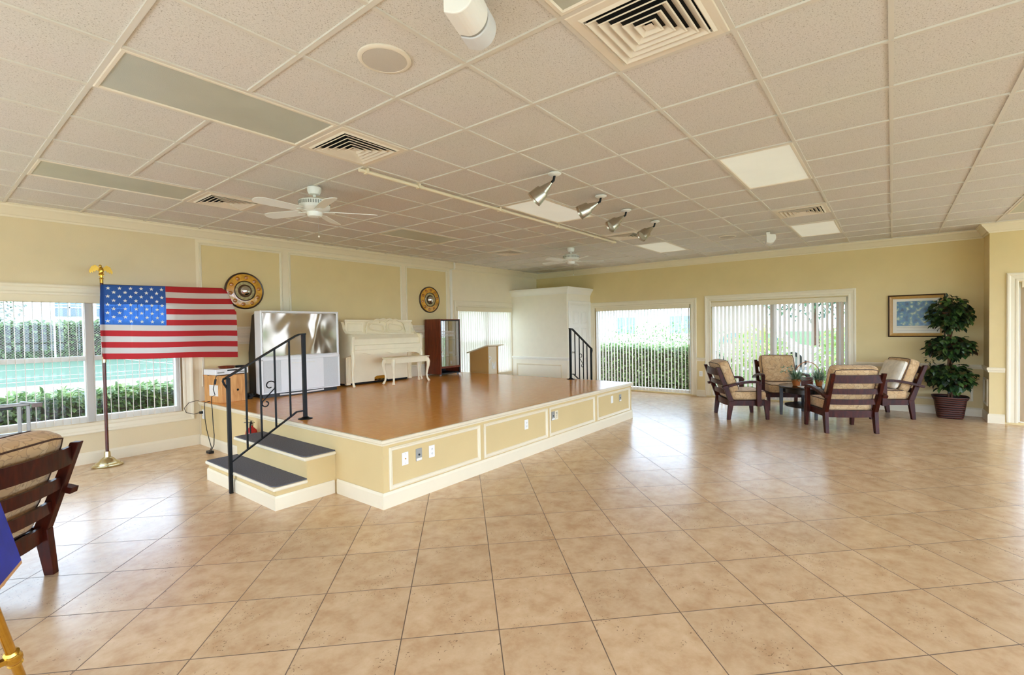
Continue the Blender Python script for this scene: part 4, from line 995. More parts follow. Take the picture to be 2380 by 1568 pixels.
def piano():
    x0, x1 = 4.52, 6.02; yb, yk, yf = 7.60, 7.36, 7.06
    r = thing('upright_piano', 'ivory upright piano with carved scroll music desk', 'piano', (0, 0, 0))
    mb = MB(); mb.bx(x0 + 0.05, x1 - 0.05, yk, yb, 0.64, 1.70); mb.build('case', M['piano'], r, bevel=0.006)
    mb = MB(); mb.bx(x0 + 0.03, x1 - 0.03, yk - 0.05, yb + 0.005, 1.70, 1.735); mb.build('top_lid', M['piano'], r, bevel=0.008)
    side = [(yb - 0.14, 1.70), (yk + 0.02, 1.70), (yk - 0.02, 1.64), (yk - 0.04, 1.57), (yk - 0.11, 1.50), (yf + 0.02, 1.475), (yf - 0.01, 1.44), (yf, 1.36), (yf + 0.01, 1.20), (yf + 0.06, 1.13), (yk, 1.08), (yb - 0.14, 1.08)]
    for xs in (x0, x1 - 0.05):
        mb = MB(); mb.prism(side, (xs, 0, 0), (0, 1, 0), (0, 0, 1), (0.05, 0, 0)); mb.build('side_arm', M['piano'], r, bevel=0.005)
    mb = MB(); mb.bx(x0 + 0.05, x1 - 0.05, yk - 0.028, yk, 1.49, 1.70); mb.build('upper_panel', M['piano'], r)
    for a, b in ((x0 + 0.09, 4.92), (5.83, x1 - 0.09)):
        mb = MB(); mb.loop((0, yk - 0.028, 0), (1, 0, 0), (0, 0, 1), (0, -1, 0), a, b, 1.515, 1.68, [(0, 0), (0.006, 0.006), (0.014, 0.006), (0.02, 0)]); mb.build('panel_bead', M['piano'], r)
    mb = MB(); mb.bx(x0 + 0.05, x1 - 0.05, yk - 0.13, yk - 0.02, 1.475, 1.492); mb.build('music_ledge', M['piano'], r, bevel=0.004)
    mb = MB(); mb.prism([(yk - 0.01, 1.475), (yf + 0.10, 1.475), (yf + 0.03, 1.40), (yf + 0.03, 1.30), (yk - 0.01, 1.30)], (x0 + 0.05, 0, 0), (0, 1, 0), (0, 0, 1), (x1 - x0 - 0.10, 0, 0)); mb.build('fallboard', M['piano'], r, bevel=0.006)
    mb = MB(); mb.bx(x0 + 0.05, x1 - 0.05, yf - 0.005, yk, 1.215, 1.30); mb.build('key_slip', M['piano'], r, bevel=0.008)
    n = 44; ap = [(x0 + 0.05, 1.215)]
    for i in range(n + 1):
        t = i / n; e = min(t, 1 - t); ap.append((x0 + 0.05 + t * (x1 - x0 - 0.10), 1.15 + 0.02 * sin(t * pi * 6) - 0.05 * math.exp(-(e / 0.05) ** 2)))
    ap.append((x1 - 0.05, 1.215))
    mb = MB(); mb.prism(ap, (0, yf + 0.008, 0), (1, 0, 0), (0, 0, 1), (0, 0.03, 0)); mb.build('apron', M['piano'], r)
    mb = MB(); mb.bx(x0 + 0.05, x1 - 0.05, yf + 0.04, yk, 1.13, 1.215); mb.build('key_bed', M['piano'], r)
    mb = MB(); mb.bx(x0 + 0.16, x1 - 0.14, yk - 0.014, yk, 0.65, 1.12); mb.build('lower_panel', M['piano'], r)
    for xa in (x0 + 0.05, x1 - 0.13):
        mb = MB(); mb.bx(xa, xa + 0.08, yk - 0.03, yk + 0.02, 0.62, 1.13); mb.bx(xa + 0.02, xa + 0.03, yk - 0.036, yk - 0.03, 0.66, 1.10); mb.bx(xa + 0.05, xa + 0.06, yk - 0.036, yk - 0.03, 0.66, 1.10); mb.build('pilaster', M['piano'], r)
    for xl in (x0 + 0.028, x1 - 0.028):
        mb = MB(); cabriole(mb, xl, yf + 0.045, SZ, 1.20, 0, -1, 1.15); mb.build('leg', M['piano'], r)
    mb = MB(); mb.bx(x0 + 0.07, x1 - 0.07, yk + 0.01, yb - 0.02, SZ + 0.012, 0.645); mb.build('gap_block', M['dark'], r)  # black block put in for the shaded gap under the case
    for xc in (x0 + 0.12, x1 - 0.12):
        mb = MB(); mb.cyl((xc - 0.012, yk + 0.06, SZ + 0.02), (xc + 0.012, yk + 0.06, SZ + 0.02), 0.02, n=12); mb.build('caster', M['black'], r)
    mb = MB(); mb.prism([(-0.13, 0), (0.13, 0), (0.13, 0.06), (0.08, 0.085), (-0.08, 0.085), (-0.13, 0.06)], (5.27, yk - 0.016, 0.645), (1, 0, 0), (0, 0, 1), (0, 0.004, 0)); mb.build('pedal_plate', M['gilt'], r)
    for xp in (5.19, 5.27, 5.35):
        mb = MB(); mb.tube([(xp, yk - 0.01, 0.665), (xp, yk - 0.06, 0.66), (xp, yk - 0.10, 0.648)], [0.008, 0.013, 0.016], 8); mb.build('pedal', M['black'], r)
    # carved music desk
    ym = yk - 0.075
    mb = MB(); out = []
    for i in range(61):
        t = -1 + 2 * i / 60; base = 1.735 - 0.10 * abs(t) ** 3.2
        out.append((5.375 + 0.425 * t, base + 0.016 * abs(sin(t * pi * 3.0)) - 0.0))
    poly = [(4.955, 1.49), (4.94, 1.54)] + out[2:-2] + [(5.81, 1.54), (5.795, 1.49)]
    mb.tube([(u, ym, v) for u, v in poly] , 0.014, 8, closed=True); md = mb.build('music_desk', M['piano'], r)
    for s in (-1, 1):
        mb = MB(); pts = []
        for i in range(28):
            a = 2 * pi * i / 28; cx = 5.375 + s * 0.185; pts.append((cx + 0.155 * cos(a) + s * 0.02 * cos(2 * a), ym - 0.002, 1.595 + 0.065 * sin(a) - s * 0.02 * cos(a) * s + 0.008 * sin(3 * a)))
        mb.tube(pts, 0.011, 8, closed=True); mb.build('scroll', M['piano'], md)
    mb = MB(); mb.tube([(5.375 - 0.05, ym, 1.50), (5.355, ym, 1.58), (5.375, ym, 1.66), (5.395, ym, 1.58), (5.375 + 0.05, ym, 1.50)], 0.010, 8); mb.tube([(5.23, ym, 1.69), (5.30, ym, 1.725), (5.375, ym, 1.69), (5.45, ym, 1.725), (5.52, ym, 1.69)], 0.012, 8); mb.build('crest', M['piano'], md)
piano()

def bench():
    x0, x1, y0, y1 = 5.09, 5.91, 6.74, 7.05
    r = thing('piano_bench', 'ivory piano bench with curved legs before the piano', 'bench', (0, 0, 0))
    mb = MB(); mb.bx(x0, x1, y0, y1, 1.05, 1.072); mb.build('seat_lid', M['piano'], r, bevel=0.008, seg=3)
    mb = MB(); mb.bx(x0 + 0.03, x1 - 0.03, y0 + 0.03, y1 - 0.03, 0.965, 1.05); mb.build('apron', M['piano'], r, bevel=0.004)
    for x, dx in ((x0 + 0.04, -1), (x1 - 0.04, 1)):
        for y, dy in ((y0 + 0.04, -1), (y1 - 0.04, 1)):
            mb = MB(); cabriole(mb, x, y, SZ, 1.03, dx, dy, 1.2); mb.build('leg', M['piano'], r)
bench()

def cabinet():
    x0, x1, y0, y1 = 6.55, 7.115, 7.15, 7.60
    r = thing('display_cabinet', 'red brown stereo cabinet with a glass door on casters', 'cabinet', (0, 0, 0))
    mb = MB(); mb.bx(x0, x0 + 0.022, y0, y1, 0.635, 1.73); mb.build('side_panel', M['redwood'], r)
    mb = MB(); mb.bx(x1 - 0.022, x1, y0, y1, 0.635, 1.73); mb.build('side_panel', M['redwood'], r)
    mb = MB(); mb.bx(x0, x1, y0, y1, 1.73, 1.752); mb.build('top_panel', M['redwood'], r)
    mb = MB(); mb.bx(x0 + 0.022, x1 - 0.022, y0 + 0.01, y1, 0.635, 0.66); mb.build('bottom_panel', M['black'], r)
    mb = MB(); mb.bx(x0 + 0.022, x1 - 0.022, y1 - 0.012, y1, 0.66, 1.73); mb.build('back_panel', M['black'], r)
    for z in (0.98, 1.32):
        mb = MB(); mb.bx(x0 + 0.022, x1 - 0.022, y0 + 0.05, y1 - 0.012, z, z + 0.016); mb.build('shelf', M['black'], r)
    mb = MB(); mb.bx(x0 + 0.022, x1 - 0.03, y0 - 0.004, y0 + 0.012, 0.755, 0.795); mb.build('bottom_rail', M['redwood'], r)
    mb = MB(); mb.bx(x1 - 0.05, x1 - 0.022, y0 - 0.003, y0 + 0.01, 0.66, 1.73); mb.bx(x0 + 0.022, x0 + 0.03, y0 - 0.003, y0 + 0.01, 0.66, 1.73); mb.bx(x0 + 0.03, x1 - 0.05, y0 - 0.003, y0 + 0.01, 1.712, 1.73); mb.build('door_frame', M['black'], r)
    mb = MB(); mb.bx(x0 + 0.03, x1 - 0.05, y0 - 0.002, y0 + 0.003, 0.795, 1.712); d = mb.build('glass_door', M['cabglass'], r)
    mb = MB()
    for i in range(9):
        for j in range(4): mb.bx(x0 + 0.04 + i * 0.038, x0 + 0.07 + i * 0.038, y0 - 0.004, y0 - 0.002, 1.40 + j * 0.03, 1.42 + j * 0.03)
    mb.build('white_grille', M['speaker'], d)
    mb = MB(); mb.lathe([(0.012, 0), (0.014, 0.01), (0, 0.013)], (x0 + 0.05, y0 - 0.002, 1.09), 10, axis=(0, -1, 0)); mb.build('knob', M['plastic'], d)
    for x in (x0 + 0.04, x1 - 0.04):
        for y in (y0 + 0.05, y1 - 0.05):
            mb = MB(); mb.cyl((x - 0.010, y, SZ + 0.018), (x + 0.010, y, SZ + 0.018), 0.018, n=12); mb.build('caster', M['greyplastic'], r)
cabinet()
mb = MB(); mb.bx(7.315, 7.375, YW - 0.028, YW, 0.60, 2.84); mb.bx(7.325, 7.365, YW - 0.125, YW - 0.0, 2.84, 2.862); mb.bx(7.325, 7.365, YW - 0.145, YW - 0.117, 2.862, HC - 0.011)
tag(mb.build('cable_raceway', M['white'], None, bevel=0.004), 'white vertical cable duct running up behind the cabinet', 'cable duct')

def lectern():
    x0, x1, y0, y1 = 7.61, 7.95, 6.83, 7.36
    r = thing('lectern', 'tan lectern with sloping top and white letters P W', 'lectern', (0, 0, 0))
    zt = lambda y: 1.165 - (y - y0) * 0.27
    prof = [(y0, 0), (y1, 0), (y1, zt(y1)), (y0 + 0.02, zt(y0 + 0.02)), (y0, zt(y0))]
    for xa in (x0, x1 - 0.02):
        mb = MB(); mb.prism(prof, (xa, 0, 0), (0, 1, 0), (0, 0, 1), (0.02, 0, 0)); mb.build('side_panel', M['tan'], r)
    mb = MB(); mb.bx(x0 + 0.02, x1 - 0.02, y0 + 0.030, y0 + 0.048, 0, 1.15); f = mb.build('front_panel', M['trim'], r)
    mb = MB(); mb.bx(x0 + 0.02, x1 - 0.02, y0 + 0.048, y1 - 0.02, 0.02, 0.04); mb.bx(x0 + 0.02, x1 - 0.02, y0 + 0.048, y1 - 0.02, 0.60, 0.62); mb.build('shelf', M['tan'], r)
    mb = MB(); mb.prism([(y0 - 0.06, zt(y0) + 0.004), (y0 - 0.06, zt(y0) + 0.026), (y0 + 0.01, zt(y0) + 0.026), (y1 + 0.07, zt(y1 + 0.07) + 0.022), (y1 + 0.07, zt(y1 + 0.07) + 0.002), (y0 + 0.01, zt(y0) + 0.002)], (x0 - 0.03, 0, 0), (0, 1, 0), (0, 0, 1), (x1 - x0 + 0.16, 0, 0)); mb.build('top_board', M['trim'], r)
    yl = y0 + 0.030
    def letter(nm, quads):
        mb = MB()
        for q in quads: mb.prism(q, (0, yl - 0.012, 0), (1, 0, 0), (0, 0, 1), (0, 0.014, 0))
        mb.build(nm, M['plastic'], f)
    X, Z = x0 + 0.055, 0.80
    n = 10; an = [-pi / 2 + k * pi / n for k in range(n + 1)]
    outer = [(X + 0.030 + 0.052 * cos(a), Z + 0.105 + 0.045 * sin(a)) for a in an]; inner = [(X + 0.030 + 0.024 * cos(a), Z + 0.105 + 0.019 * sin(a)) for a in an]
    P_ = [(X, Z), (X + 0.028, Z), (X + 0.028, outer[0][1])] + outer + [(X, Z + 0.150), (X, Z + 0.128)] + inner[::-1] + [(X, Z + 0.082)]
    letter('letter_p', [P_])
    X, Z = x0 + 0.150, 0.665
    W_ = [(0.0, 0.150), (0.024, 0.150), (0.042, 0.045), (0.056, 0.120), (0.078, 0.120), (0.092, 0.045), (0.110, 0.150), (0.134, 0.150), (0.104, 0.0), (0.080, 0.0), (0.067, 0.075), (0.054, 0.0), (0.030, 0.0)]
    letter('letter_w', [[(X + u, Z + v) for u, v in W_]])
lectern()

# ------------------------------------------------------------------ ceiling fixtures
GX = lambda u: 0.689 + T * u
GY = lambda v: 3.051 + T * v
def troffer(label, u, v, lens='lens'):
    r = thing('ceiling_light', label, 'ceiling light', (GX(u + 1), GY(v + 0.5), HC), 0, 'flat panel lights in the ceiling grid')
    a, b = T - 0.012, T / 2 - 0.012
    mb = MB(); mb.loop((0, 0, 0), (1, 0, 0), (0, 1, 0), (0, 0, -1), -a, a, -b, b, [(0, 0.0005), (0, 0.010), (0.006, 0.013), (0.022, 0.013), (0.028, 0.006), (0.028, 0.0005)]); mb.build('frame', M['vent'], r)
    mb = MB(); mb.bx(-a + 0.02, a - 0.02, -b + 0.02, b - 0.02, -0.005, -0.0006); mb.build('diffuser', M[lens], r)
    return r
tl = troffer('bright ceiling light panel on the right above the armchairs', 6, -4, 'litlens')
tr = troffer('long grey ceiling light panel nearest the photographer on the left', 0, 0)
for lab, u, v in (('grey ceiling light panel along the left wall crown', 0, 4), ('ceiling light panel cut by the top edge beside big vent', 0, -4),
                  ('tan ceiling light panel above the stage middle', 6, 4),
                  ('ceiling light panel cut by the right edge of the photo', 12, -8)):
    dup(tr, (GX(u + 1), GY(v + 0.5), HC), label=lab)
for lab, u, v in (('bright ceiling light panel just behind the spotlights', 6, 0), ('bright ceiling light panel beyond the farther ceiling fan', 12, 0), ('bright ceiling light panel near the far wall crown', 12, -4)):
    dup(tl, (GX(u + 1), GY(v + 0.5), HC), label=lab)

def vent(label, u, v):
    r = thing('ceiling_vent', label, 'air vent', (GX(u + 0.5), GY(v + 0.5), HC), 0, 'square louvred vents in the ceiling grid')
    a = T / 2 - 0.012
    mb = MB(); mb.loop((0, 0, 0), (1, 0, 0), (0, 1, 0), (0, 0, -1), -a, a, -a, a, [(0, 0.0005), (0, 0.010), (0.005, 0.013), (0.045, 0.013), (0.060, 0.022), (0.064, 0.020), (0.064, 0.0005)]); mb.build('frame', M['vent'], r)
    mb = MB(); b = a - 0.062; mb.bx(-b, b, -b, b, -0.003, -0.0006); mb.build('duct_backing', M['dark'], r)
    for k in range(5):
        q = b - 0.012 - k * 0.042
        mb = MB(); mb.loop((0, 0, 0), (1, 0, 0), (0, 1, 0), (0, 0, -1), -q, q, -q, q, [(-0.004, 0.026), (0.031, 0.004), (0.033, 0.006), (0.002, 0.029)]); mb.build('louvre', M['vent'], r)
    mb = MB(); q = 0.022; mb.add([(-q, -q, -0.020), (q, -q, -0.020), (q, q, -0.020), (-q, q, -0.020), (0, 0, -0.005)], [(0, 1, 2, 3), (0, 1, 4), (1, 2, 4), (2, 3, 4), (3, 0, 4)]); mb.build('centre_cap', M['vent'], r)
    return r
v0 = vent('square vent at the corner of the long left light panel', 2, 0)
for lab, u, v in (('big square vent cut by the top edge of the photo', 2, -4), ('square vent next to the left crown moulding', 2, 4), ('square vent over the far end of the stage', 10, 4),
                  ('square vent behind the last spotlight', 10, 0), ('square vent before the light panel near the far wall', 10, -4)):
    dup(v0, (GX(u + 0.5), GY(v + 0.5), HC), label=lab)

def round_speaker(label, x, y):
    r = thing('ceiling_speaker', label, 'speaker', (x, y, HC), 0, 'round speakers flush in the ceiling')
    mb = MB(); mb.lathe([(0.138, -0.0005), (0.138, -0.008), (0.130, -0.013), (0.116, -0.013), (0.112, -0.006), (0.112, -0.0005)], n=40); mb.build('ring', M['vent'], r)
    mb = MB(); mb.lathe([(0.114, -0.0006), (0.114, -0.012), (0.06, -0.015), (0, -0.016)], n=40); mb.build('grille', M['speaker'], r)
    return r
s0 = round_speaker('round grey ceiling speaker close to the photographer', 1.603, 2.137)
dup(s0, (8.31, 2.137, HC), label='round flush ceiling speaker near the far wall')

def surround_speaker(label, loc, rz, group='white wedge speakers hung from the ceiling'):
    r = thing('hanging_speaker', label, 'speaker', loc, rz, group)
    # half round cabinet lying along x: flat back towards +y, curved front towards -y and down
    def prof(k):
        pts = [(0.075, -0.035), (0.075, -0.215)]
        for i in range(1, 15):
            a = -pi / 2 + 0.35 - i * (pi * 0.78) / 14
            pts.append((0.0 + 0.105 * cos(a) * 1.0, -0.120 + 0.115 * sin(a)))
        return [(y * k * 0.74, -0.115 + (z + 0.125) * k * 0.74) for y, z in pts]
    mb = MB(); mb.prism(prof(1.0), (-0.14, 0, 0), (0, 1, 0), (0, 0, 1), (0.16, 0, 0)); mb.build('cabinet', M['plastic'], r, bevel=0.005)
    mb = MB(); mb.prism(prof(0.93), (0.02, 0, 0), (0, 1, 0), (0, 0, 1), (0.018, 0, 0)); mb.build('groove', M['greyplastic'], r)
    mb = MB(); mb.prism(prof(1.0), (0.036, 0, 0), (0, 1, 0), (0, 0, 1), (0.095, 0, 0)); mb.build('curved_grille', M['grille'], r, bevel=0.005)
    mb = MB(); mb.bx(-0.05, 0.0, 0.0, 0.05, -0.060, -0.0105); mb.build('bracket', M['plastic'], r)
    return r
M['grille'] = mat('pale_grey_grille', (214, 214, 214), 0.6, bump=0.3, bscale=500)
ss = surround_speaker('white half round speaker hanging at the top edge of the photo', (1.497, 1.415, HC), radians(22))
dup(ss, (8.36, 1.52, HC), rz=radians(15), label='white half round speaker hanging near the far wall')

def ceiling_fan(label, x, y, a0):
    r = thing('ceiling_fan', label, 'ceiling fan', (x, y, HC), a0, 'white ceiling fans over the stage')
    mb = MB(); mb.lathe([(0.058, -0.0105), (0.066, -0.02), (0.064, -0.055), (0.05, -0.085), (0.018, -0.09)], n=28); mb.build('canopy', M['fan'], r)
    mb = MB(); mb.cyl((0, 0, -0.085), (0, 0, -0.14), 0.014, n=12); mb.build('down_rod', M['fan'], r)
    mb = MB(); mb.lathe([(0.02, -0.128), (0.115, -0.138), (0.145, -0.155), (0.145, -0.225), (0.125, -0.25), (0.075, -0.262), (0.02, -0.262)], n=36); h = mb.build('motor_housing', M['fan'], r)
    mb = MB()
    for k in range(40):
        a = 2 * pi * k / 40; mb.obox((0.1455 * cos(a), 0.1455 * sin(a), -0.18), (cos(a), sin(a), 0), (-sin(a), cos(a), 0), (0, 0, 1), 0.002, 0.006, 0.016)
    mb.build('vent_slots', M['fanvent'], h)
    mb = MB(); mb.lathe([(0.072, -0.262), (0.072, -0.285), (0.062, -0.305), (0.03, -0.312), (0, -0.312)], n=28); mb.build('switch_housing', M['fan'], r)
    for k in range(5):
        a = 2 * pi * k / 5
        M4 = Matrix.Rotation(a, 4, 'Z')
        mb = MB(); mb.prism([(0.06, -0.018), (0.17, -0.03), (0.19, 0.0), (0.17, 0.03), (0.06, 0.018)], (0, 0, -0.262), (1, 0, 0), (0, 1, 0), (0, 0, 0.006)); mb.v = [tuple(M4 @ Vector(p)) for p in mb.v]; iron = mb.build('blade_iron', M['fan'], r)
        n = 10; poly = [(0.15, -0.052), (0.40, -0.064), (0.52, -0.066), (0.57, -0.055), (0.595, -0.025), (0.60, 0.0), (0.595, 0.025), (0.57, 0.055), (0.52, 0.066), (0.40, 0.064), (0.15, 0.052)]
        mb = MB(); mb.prism(poly, (0, 0, 0), (1, 0, 0), (0, 1, 0), (0, 0, 0.006)); R = M4 @ Matrix.Translation((0, 0, -0.255)) @ Matrix.Rotation(radians(12), 4, 'X'); mb.v = [tuple(R @ Vector(p)) for p in mb.v]; mb.build('blade', M['fan'], r)
    mb = MB(); mb.cyl((0.035, -0.03, -0.30), (0.035, -0.03, -0.50), 0.0015, n=6); p = mb.build('pull_chain', M['greyplastic'], r)
    mb = MB(); mb.ball((0.035, -0.03, -0.505), 0.009, 0.009, 0.011); mb.build('chain_knob', M['plastic'], p)
    return r
f0 = ceiling_fan('white ceiling fan over the near end of the stage', 2.535, 4.554, radians(-33))
dup(f0, (7.424, 4.60, HC), rz=radians(-50), label='white ceiling fan over the far end of the stage')

def spot(label, x, y, aim):
    r = thing('spotlight', label, 'spotlight', (x, y, HC), 0, 'brushed metal spotlights in a row')
    A = Vector(aim).normalized()
    mb = MB(); mb.lathe([(0.062, -0.0105), (0.062, -0.018), (0.04, -0.03), (0.014, -0.034)], n=24); mb.build('canopy', M['fan'], r)
    p0 = Vector((0, 0, -0.030)); p1 = Vector((-0.005, 0.01, -0.075)); p2 = p1 + A * 0.035
    mb = MB(); mb.tube([p0, p1, p2], 0.012, 8); mb.build('elbow', M['iron'], r)
    mb = MB(); mb.lathe([(0.016, 0), (0.020, 0.02), (0.023, 0.022), (0.050, 0.110), (0.062, 0.112), (0.066, 0.118), (0.080, 0.225), (0.076, 0.225), (0.070, 0.21), (0.0, 0.18)], p1 + A * 0.03, 28, axis=A); mb.build('lamp_head', M['nickel'], r)
    mb = MB(); mb.lathe([(0.071, 0.205), (0.04, 0.212), (0, 0.214)], p1 + A * 0.03, 20, axis=A); mb.build('bulb_face', M['lens'], r)
    return r
spot('spotlight nearest the photographer, first of the ceiling row', 3.75, 2.49, (-0.38, 0.55, -0.62))
spot('second spotlight of the ceiling row, over the light panel', 4.72, 2.53, (-0.50, 0.62, -0.42))
spot('third spotlight of the ceiling row', 5.50, 2.60, (-0.62, 0.52, -0.58))
spot('farthest spotlight of the ceiling row beside a vent', 6.36, 2.58, (-0.68, 0.50, -0.62))

def curtain_track():
    r = thing('ceiling_track', 'long cream pipe track fixed under the ceiling over stage front', 'ceiling track', (0, 0, 0))
    mb = MB(); mb.cyl((2.48, 3.70, HC - 0.035), (7.36, 3.68, HC - 0.035), 0.017, n=12); mb.build('pipe', M['trim'], r)
    for x in (2.55, 3.14, 4.37, 5.62, 6.70, 7.3):
        mb = MB(); mb.bx(x - 0.012, x + 0.012, 3.67, 3.72, HC - 0.056, HC - 0.0105); mb.build('clip', M['trim'], r)
    for x in (3.16, 4.45, 5.70):
        mb = MB(); mb.cyl((x - 0.03, 3.695, HC - 0.035), (x + 0.03, 3.695, HC - 0.035), 0.021, n=12); mb.build('coupling', M['trim'], r)
curtain_track()

# ------------------------------------------------------------------ armchairs
def armchair(label, loc, rz, group='dark wood armchairs with leaf print cushions'):
    r = thing('armchair', label, 'armchair', loc, rz, group)
    hw = 0.325
    slope = lambda z: -0.255 - (z - 0.30) * 0.38      # rear post centre line above the seat
    for s in (-1, 1):
        y = s * hw
        mb = MB(); mb.taper((-0.295, y, 0), (-0.255, y, 0.30), 0.027, 0.024, 0.042, 0.026); mb.taper((-0.255, y, 0.30), (slope(0.855), y, 0.855), 0.042, 0.026, 0.026, 0.024); mb.build('rear_leg', M['darkwood'], r, bevel=0.004)
        mb = MB(); mb.taper((0.315, y, 0), (0.295, y, 0.31), 0.024, 0.022, 0.042, 0.024); mb.build('front_leg', M['darkwood'], r, bevel=0.004)
        ya = s * (hw + 0.050)
        mb = MB(); mb.bx(0.125, 0.195, ya - 0.027, ya + 0.027, 0.225, 0.60)
        pts = [(0.182, 0.56), (0.176, 0.592), (0.150, 0.612), (0.10, 0.620), (0.02, 0.620), (-0.08, 0.610), (-0.20, 0.585), (-0.32, 0.552), (-0.41, 0.525)]
        for (xa, za), (xb, zb) in zip(pts, pts[1:]): mb.bar((xa, ya, za), (xb, ya, zb), 0.066, 0.040)
        mb.build('arm', M['darkwood'], r, bevel=0.004)
        mb = MB(); mb.bx(-0.25, 0.30, y - 0.016, y + 0.016, 0.228, 0.315); mb.build('side_rail', M['darkwood'], r, bevel=0.003)
    mb = MB(); mb.bx(0.275, 0.305, -hw, hw, 0.232, 0.315); mb.build('front_rail', M['darkwood'], r, bevel=0.003)
    mb = MB(); mb.bx(-0.22, 0.275, -hw + 0.016, hw - 0.016, 0.285, 0.300); mb.build('seat_deck', M['black'], r)
    for z, h in ((0.775, 0.112), (0.598, 0.074), (0.445, 0.074), (0.270, 0.096)):
        x = slope(max(z, 0.3)); mb = MB(); mb.arcbar((x, -hw + 0.012, z), (x, hw - 0.012, z), (-0.040, 0, 0), 0.024, h, 12); mb.build('back_slat', M['darkwood'], r)
    def piped(name, mtx, a, b, h, puff):
        mb = MB(); mb.cushion(mtx, a, b, h, puff, 9); c = mb.build(name, M['fabric'], r, sharp=80)
        for sz in (-1, 1):
            t = 0.80; loop = []
            for k in range(40):
                q = 2 * pi * k / 40; cu, cv = cos(q), sin(q); m = max(abs(cu), abs(cv)); u, v = cu / m, cv / m
                e = 1 - puff * (0.985 ** 5); cr = 1 - 0.05 * (abs(u * v) ** 8)
                loop.append(mtx @ Vector((u * a * 0.945 * cr, v * b * 0.945 * cr, sz * h * e * 0.985)))
            mb = MB(); mb.tube(loop, 0.006, 6, closed=True); mb.build('piping', M['cord'], c)
        return c
    piped('seat_cushion', Matrix.Translation((0.035, 0, 0.385)), 0.285, 0.305, 0.082, 0.16)
    ux = Vector((-0.355, 0, 0.935)); nx = Vector((0.935, 0, 0.355)); yy = Vector((0, 1, 0))
    c = Vector((slope(0.69) + 0.135, 0, 0.69))
    mt = Matrix(((ux.x, yy.x, nx.x, c.x), (ux.y, yy.y, nx.y, c.y), (ux.z, yy.z, nx.z, c.z), (0, 0, 0, 1)))
    piped('back_cushion', mt, 0.27, 0.300, 0.088, 0.16)
    return r
a0 = armchair('dark wood armchair seen from behind, nearest in the far seating group', (8.32, 0.60, 0), radians(31))
dup(a0, (8.61, 2.035, 0), radians(-57), 'dark wood armchair seen from the side, left in the seating group')
dup(a0, (9.86, 1.60, 0), radians(207), 'dark wood armchair facing the room with back to the window blind')
dup(a0, (9.86, 0.15, 0), radians(120), 'dark wood armchair holding a pale pillow beside the potted tree')
dup(a0, (0.109, 4.296, 0), radians(137), 'dark wood armchair cut by the left photo edge before the big window')

def pillow():
    r = Matrix.Translation((9.86, 0.15, 0)) @ Matrix.Rotation(radians(120), 4, 'Z') @ Matrix.Translation((-0.125, 0.055, 0.70)) @ Matrix.Rotation(radians(-112), 4, 'Y')
    mb = MB(); mb.cushion(r, 0.235, 0.26, 0.07, 0.72, 10, 0.0)
    tag(mb.build('throw_pillow', M['pillow'], None, sharp=80), 'pale cream pillow leaning in the armchair by the potted tree', 'pillow')
pillow()

def round_table():
    x, y = 9.25, 1.10
    r = thing('round_table', 'small round black table in the middle of the armchairs', 'table', (x, y, 0), radians(-25))
    mb = MB(); mb.lathe([(0.40, 0.465), (0.445, 0.47), (0.455, 0.485), (0.450, 0.502), (0.43, 0.505), (0, 0.505)], n=40); mb.build('table_top', M['ebony'], r)
    mb = MB(); mb.lathe([(0.36, 0.39), (0.385, 0.39), (0.385, 0.466), (0.36, 0.466)], n=40); mb.build('apron', M['ebony'], r)
    mb = MB(); mb.lathe([(0.0, 0.16), (0.36, 0.16), (0.365, 0.17), (0.36, 0.182), (0, 0.182)], n=36); mb.build('lower_shelf', M['ebony'], r)
    for k in range(4):
        a = k * pi / 2 + pi / 4; mb = MB(); mb.taper((0.420 * cos(a), 0.420 * sin(a), 0), (0.418 * cos(a), 0.418 * sin(a), 0.485), 0.020, 0.020, 0.030, 0.026, (cos(a), sin(a), 0)); mb.build('leg', M['ebony'], r, bevel=0.004)
    # magazines on the top
    mb = MB(); mb.bx(-0.11, 0.11, -0.14, 0.14, 0, 0.004); o = mb.build('magazine', M['paper'], None); o.location = (9.03, 1.08, 0.5055); o.rotation_euler = (0, 0, radians(25)); tag(o, 'white papers lying on the round black table', 'magazine')
    mb = MB(); mb.bx(-0.09, 0.09, -0.012, 0.012, 0, 0.13); o = mb.build('dark_box', M['redwood'], None, bevel=0.004); o.location = (9.33, 1.14, 0.5055); o.rotation_euler = (0, 0, radians(115)); tag(o, 'dark red upright card box between the two planted baskets', 'box')
round_table()

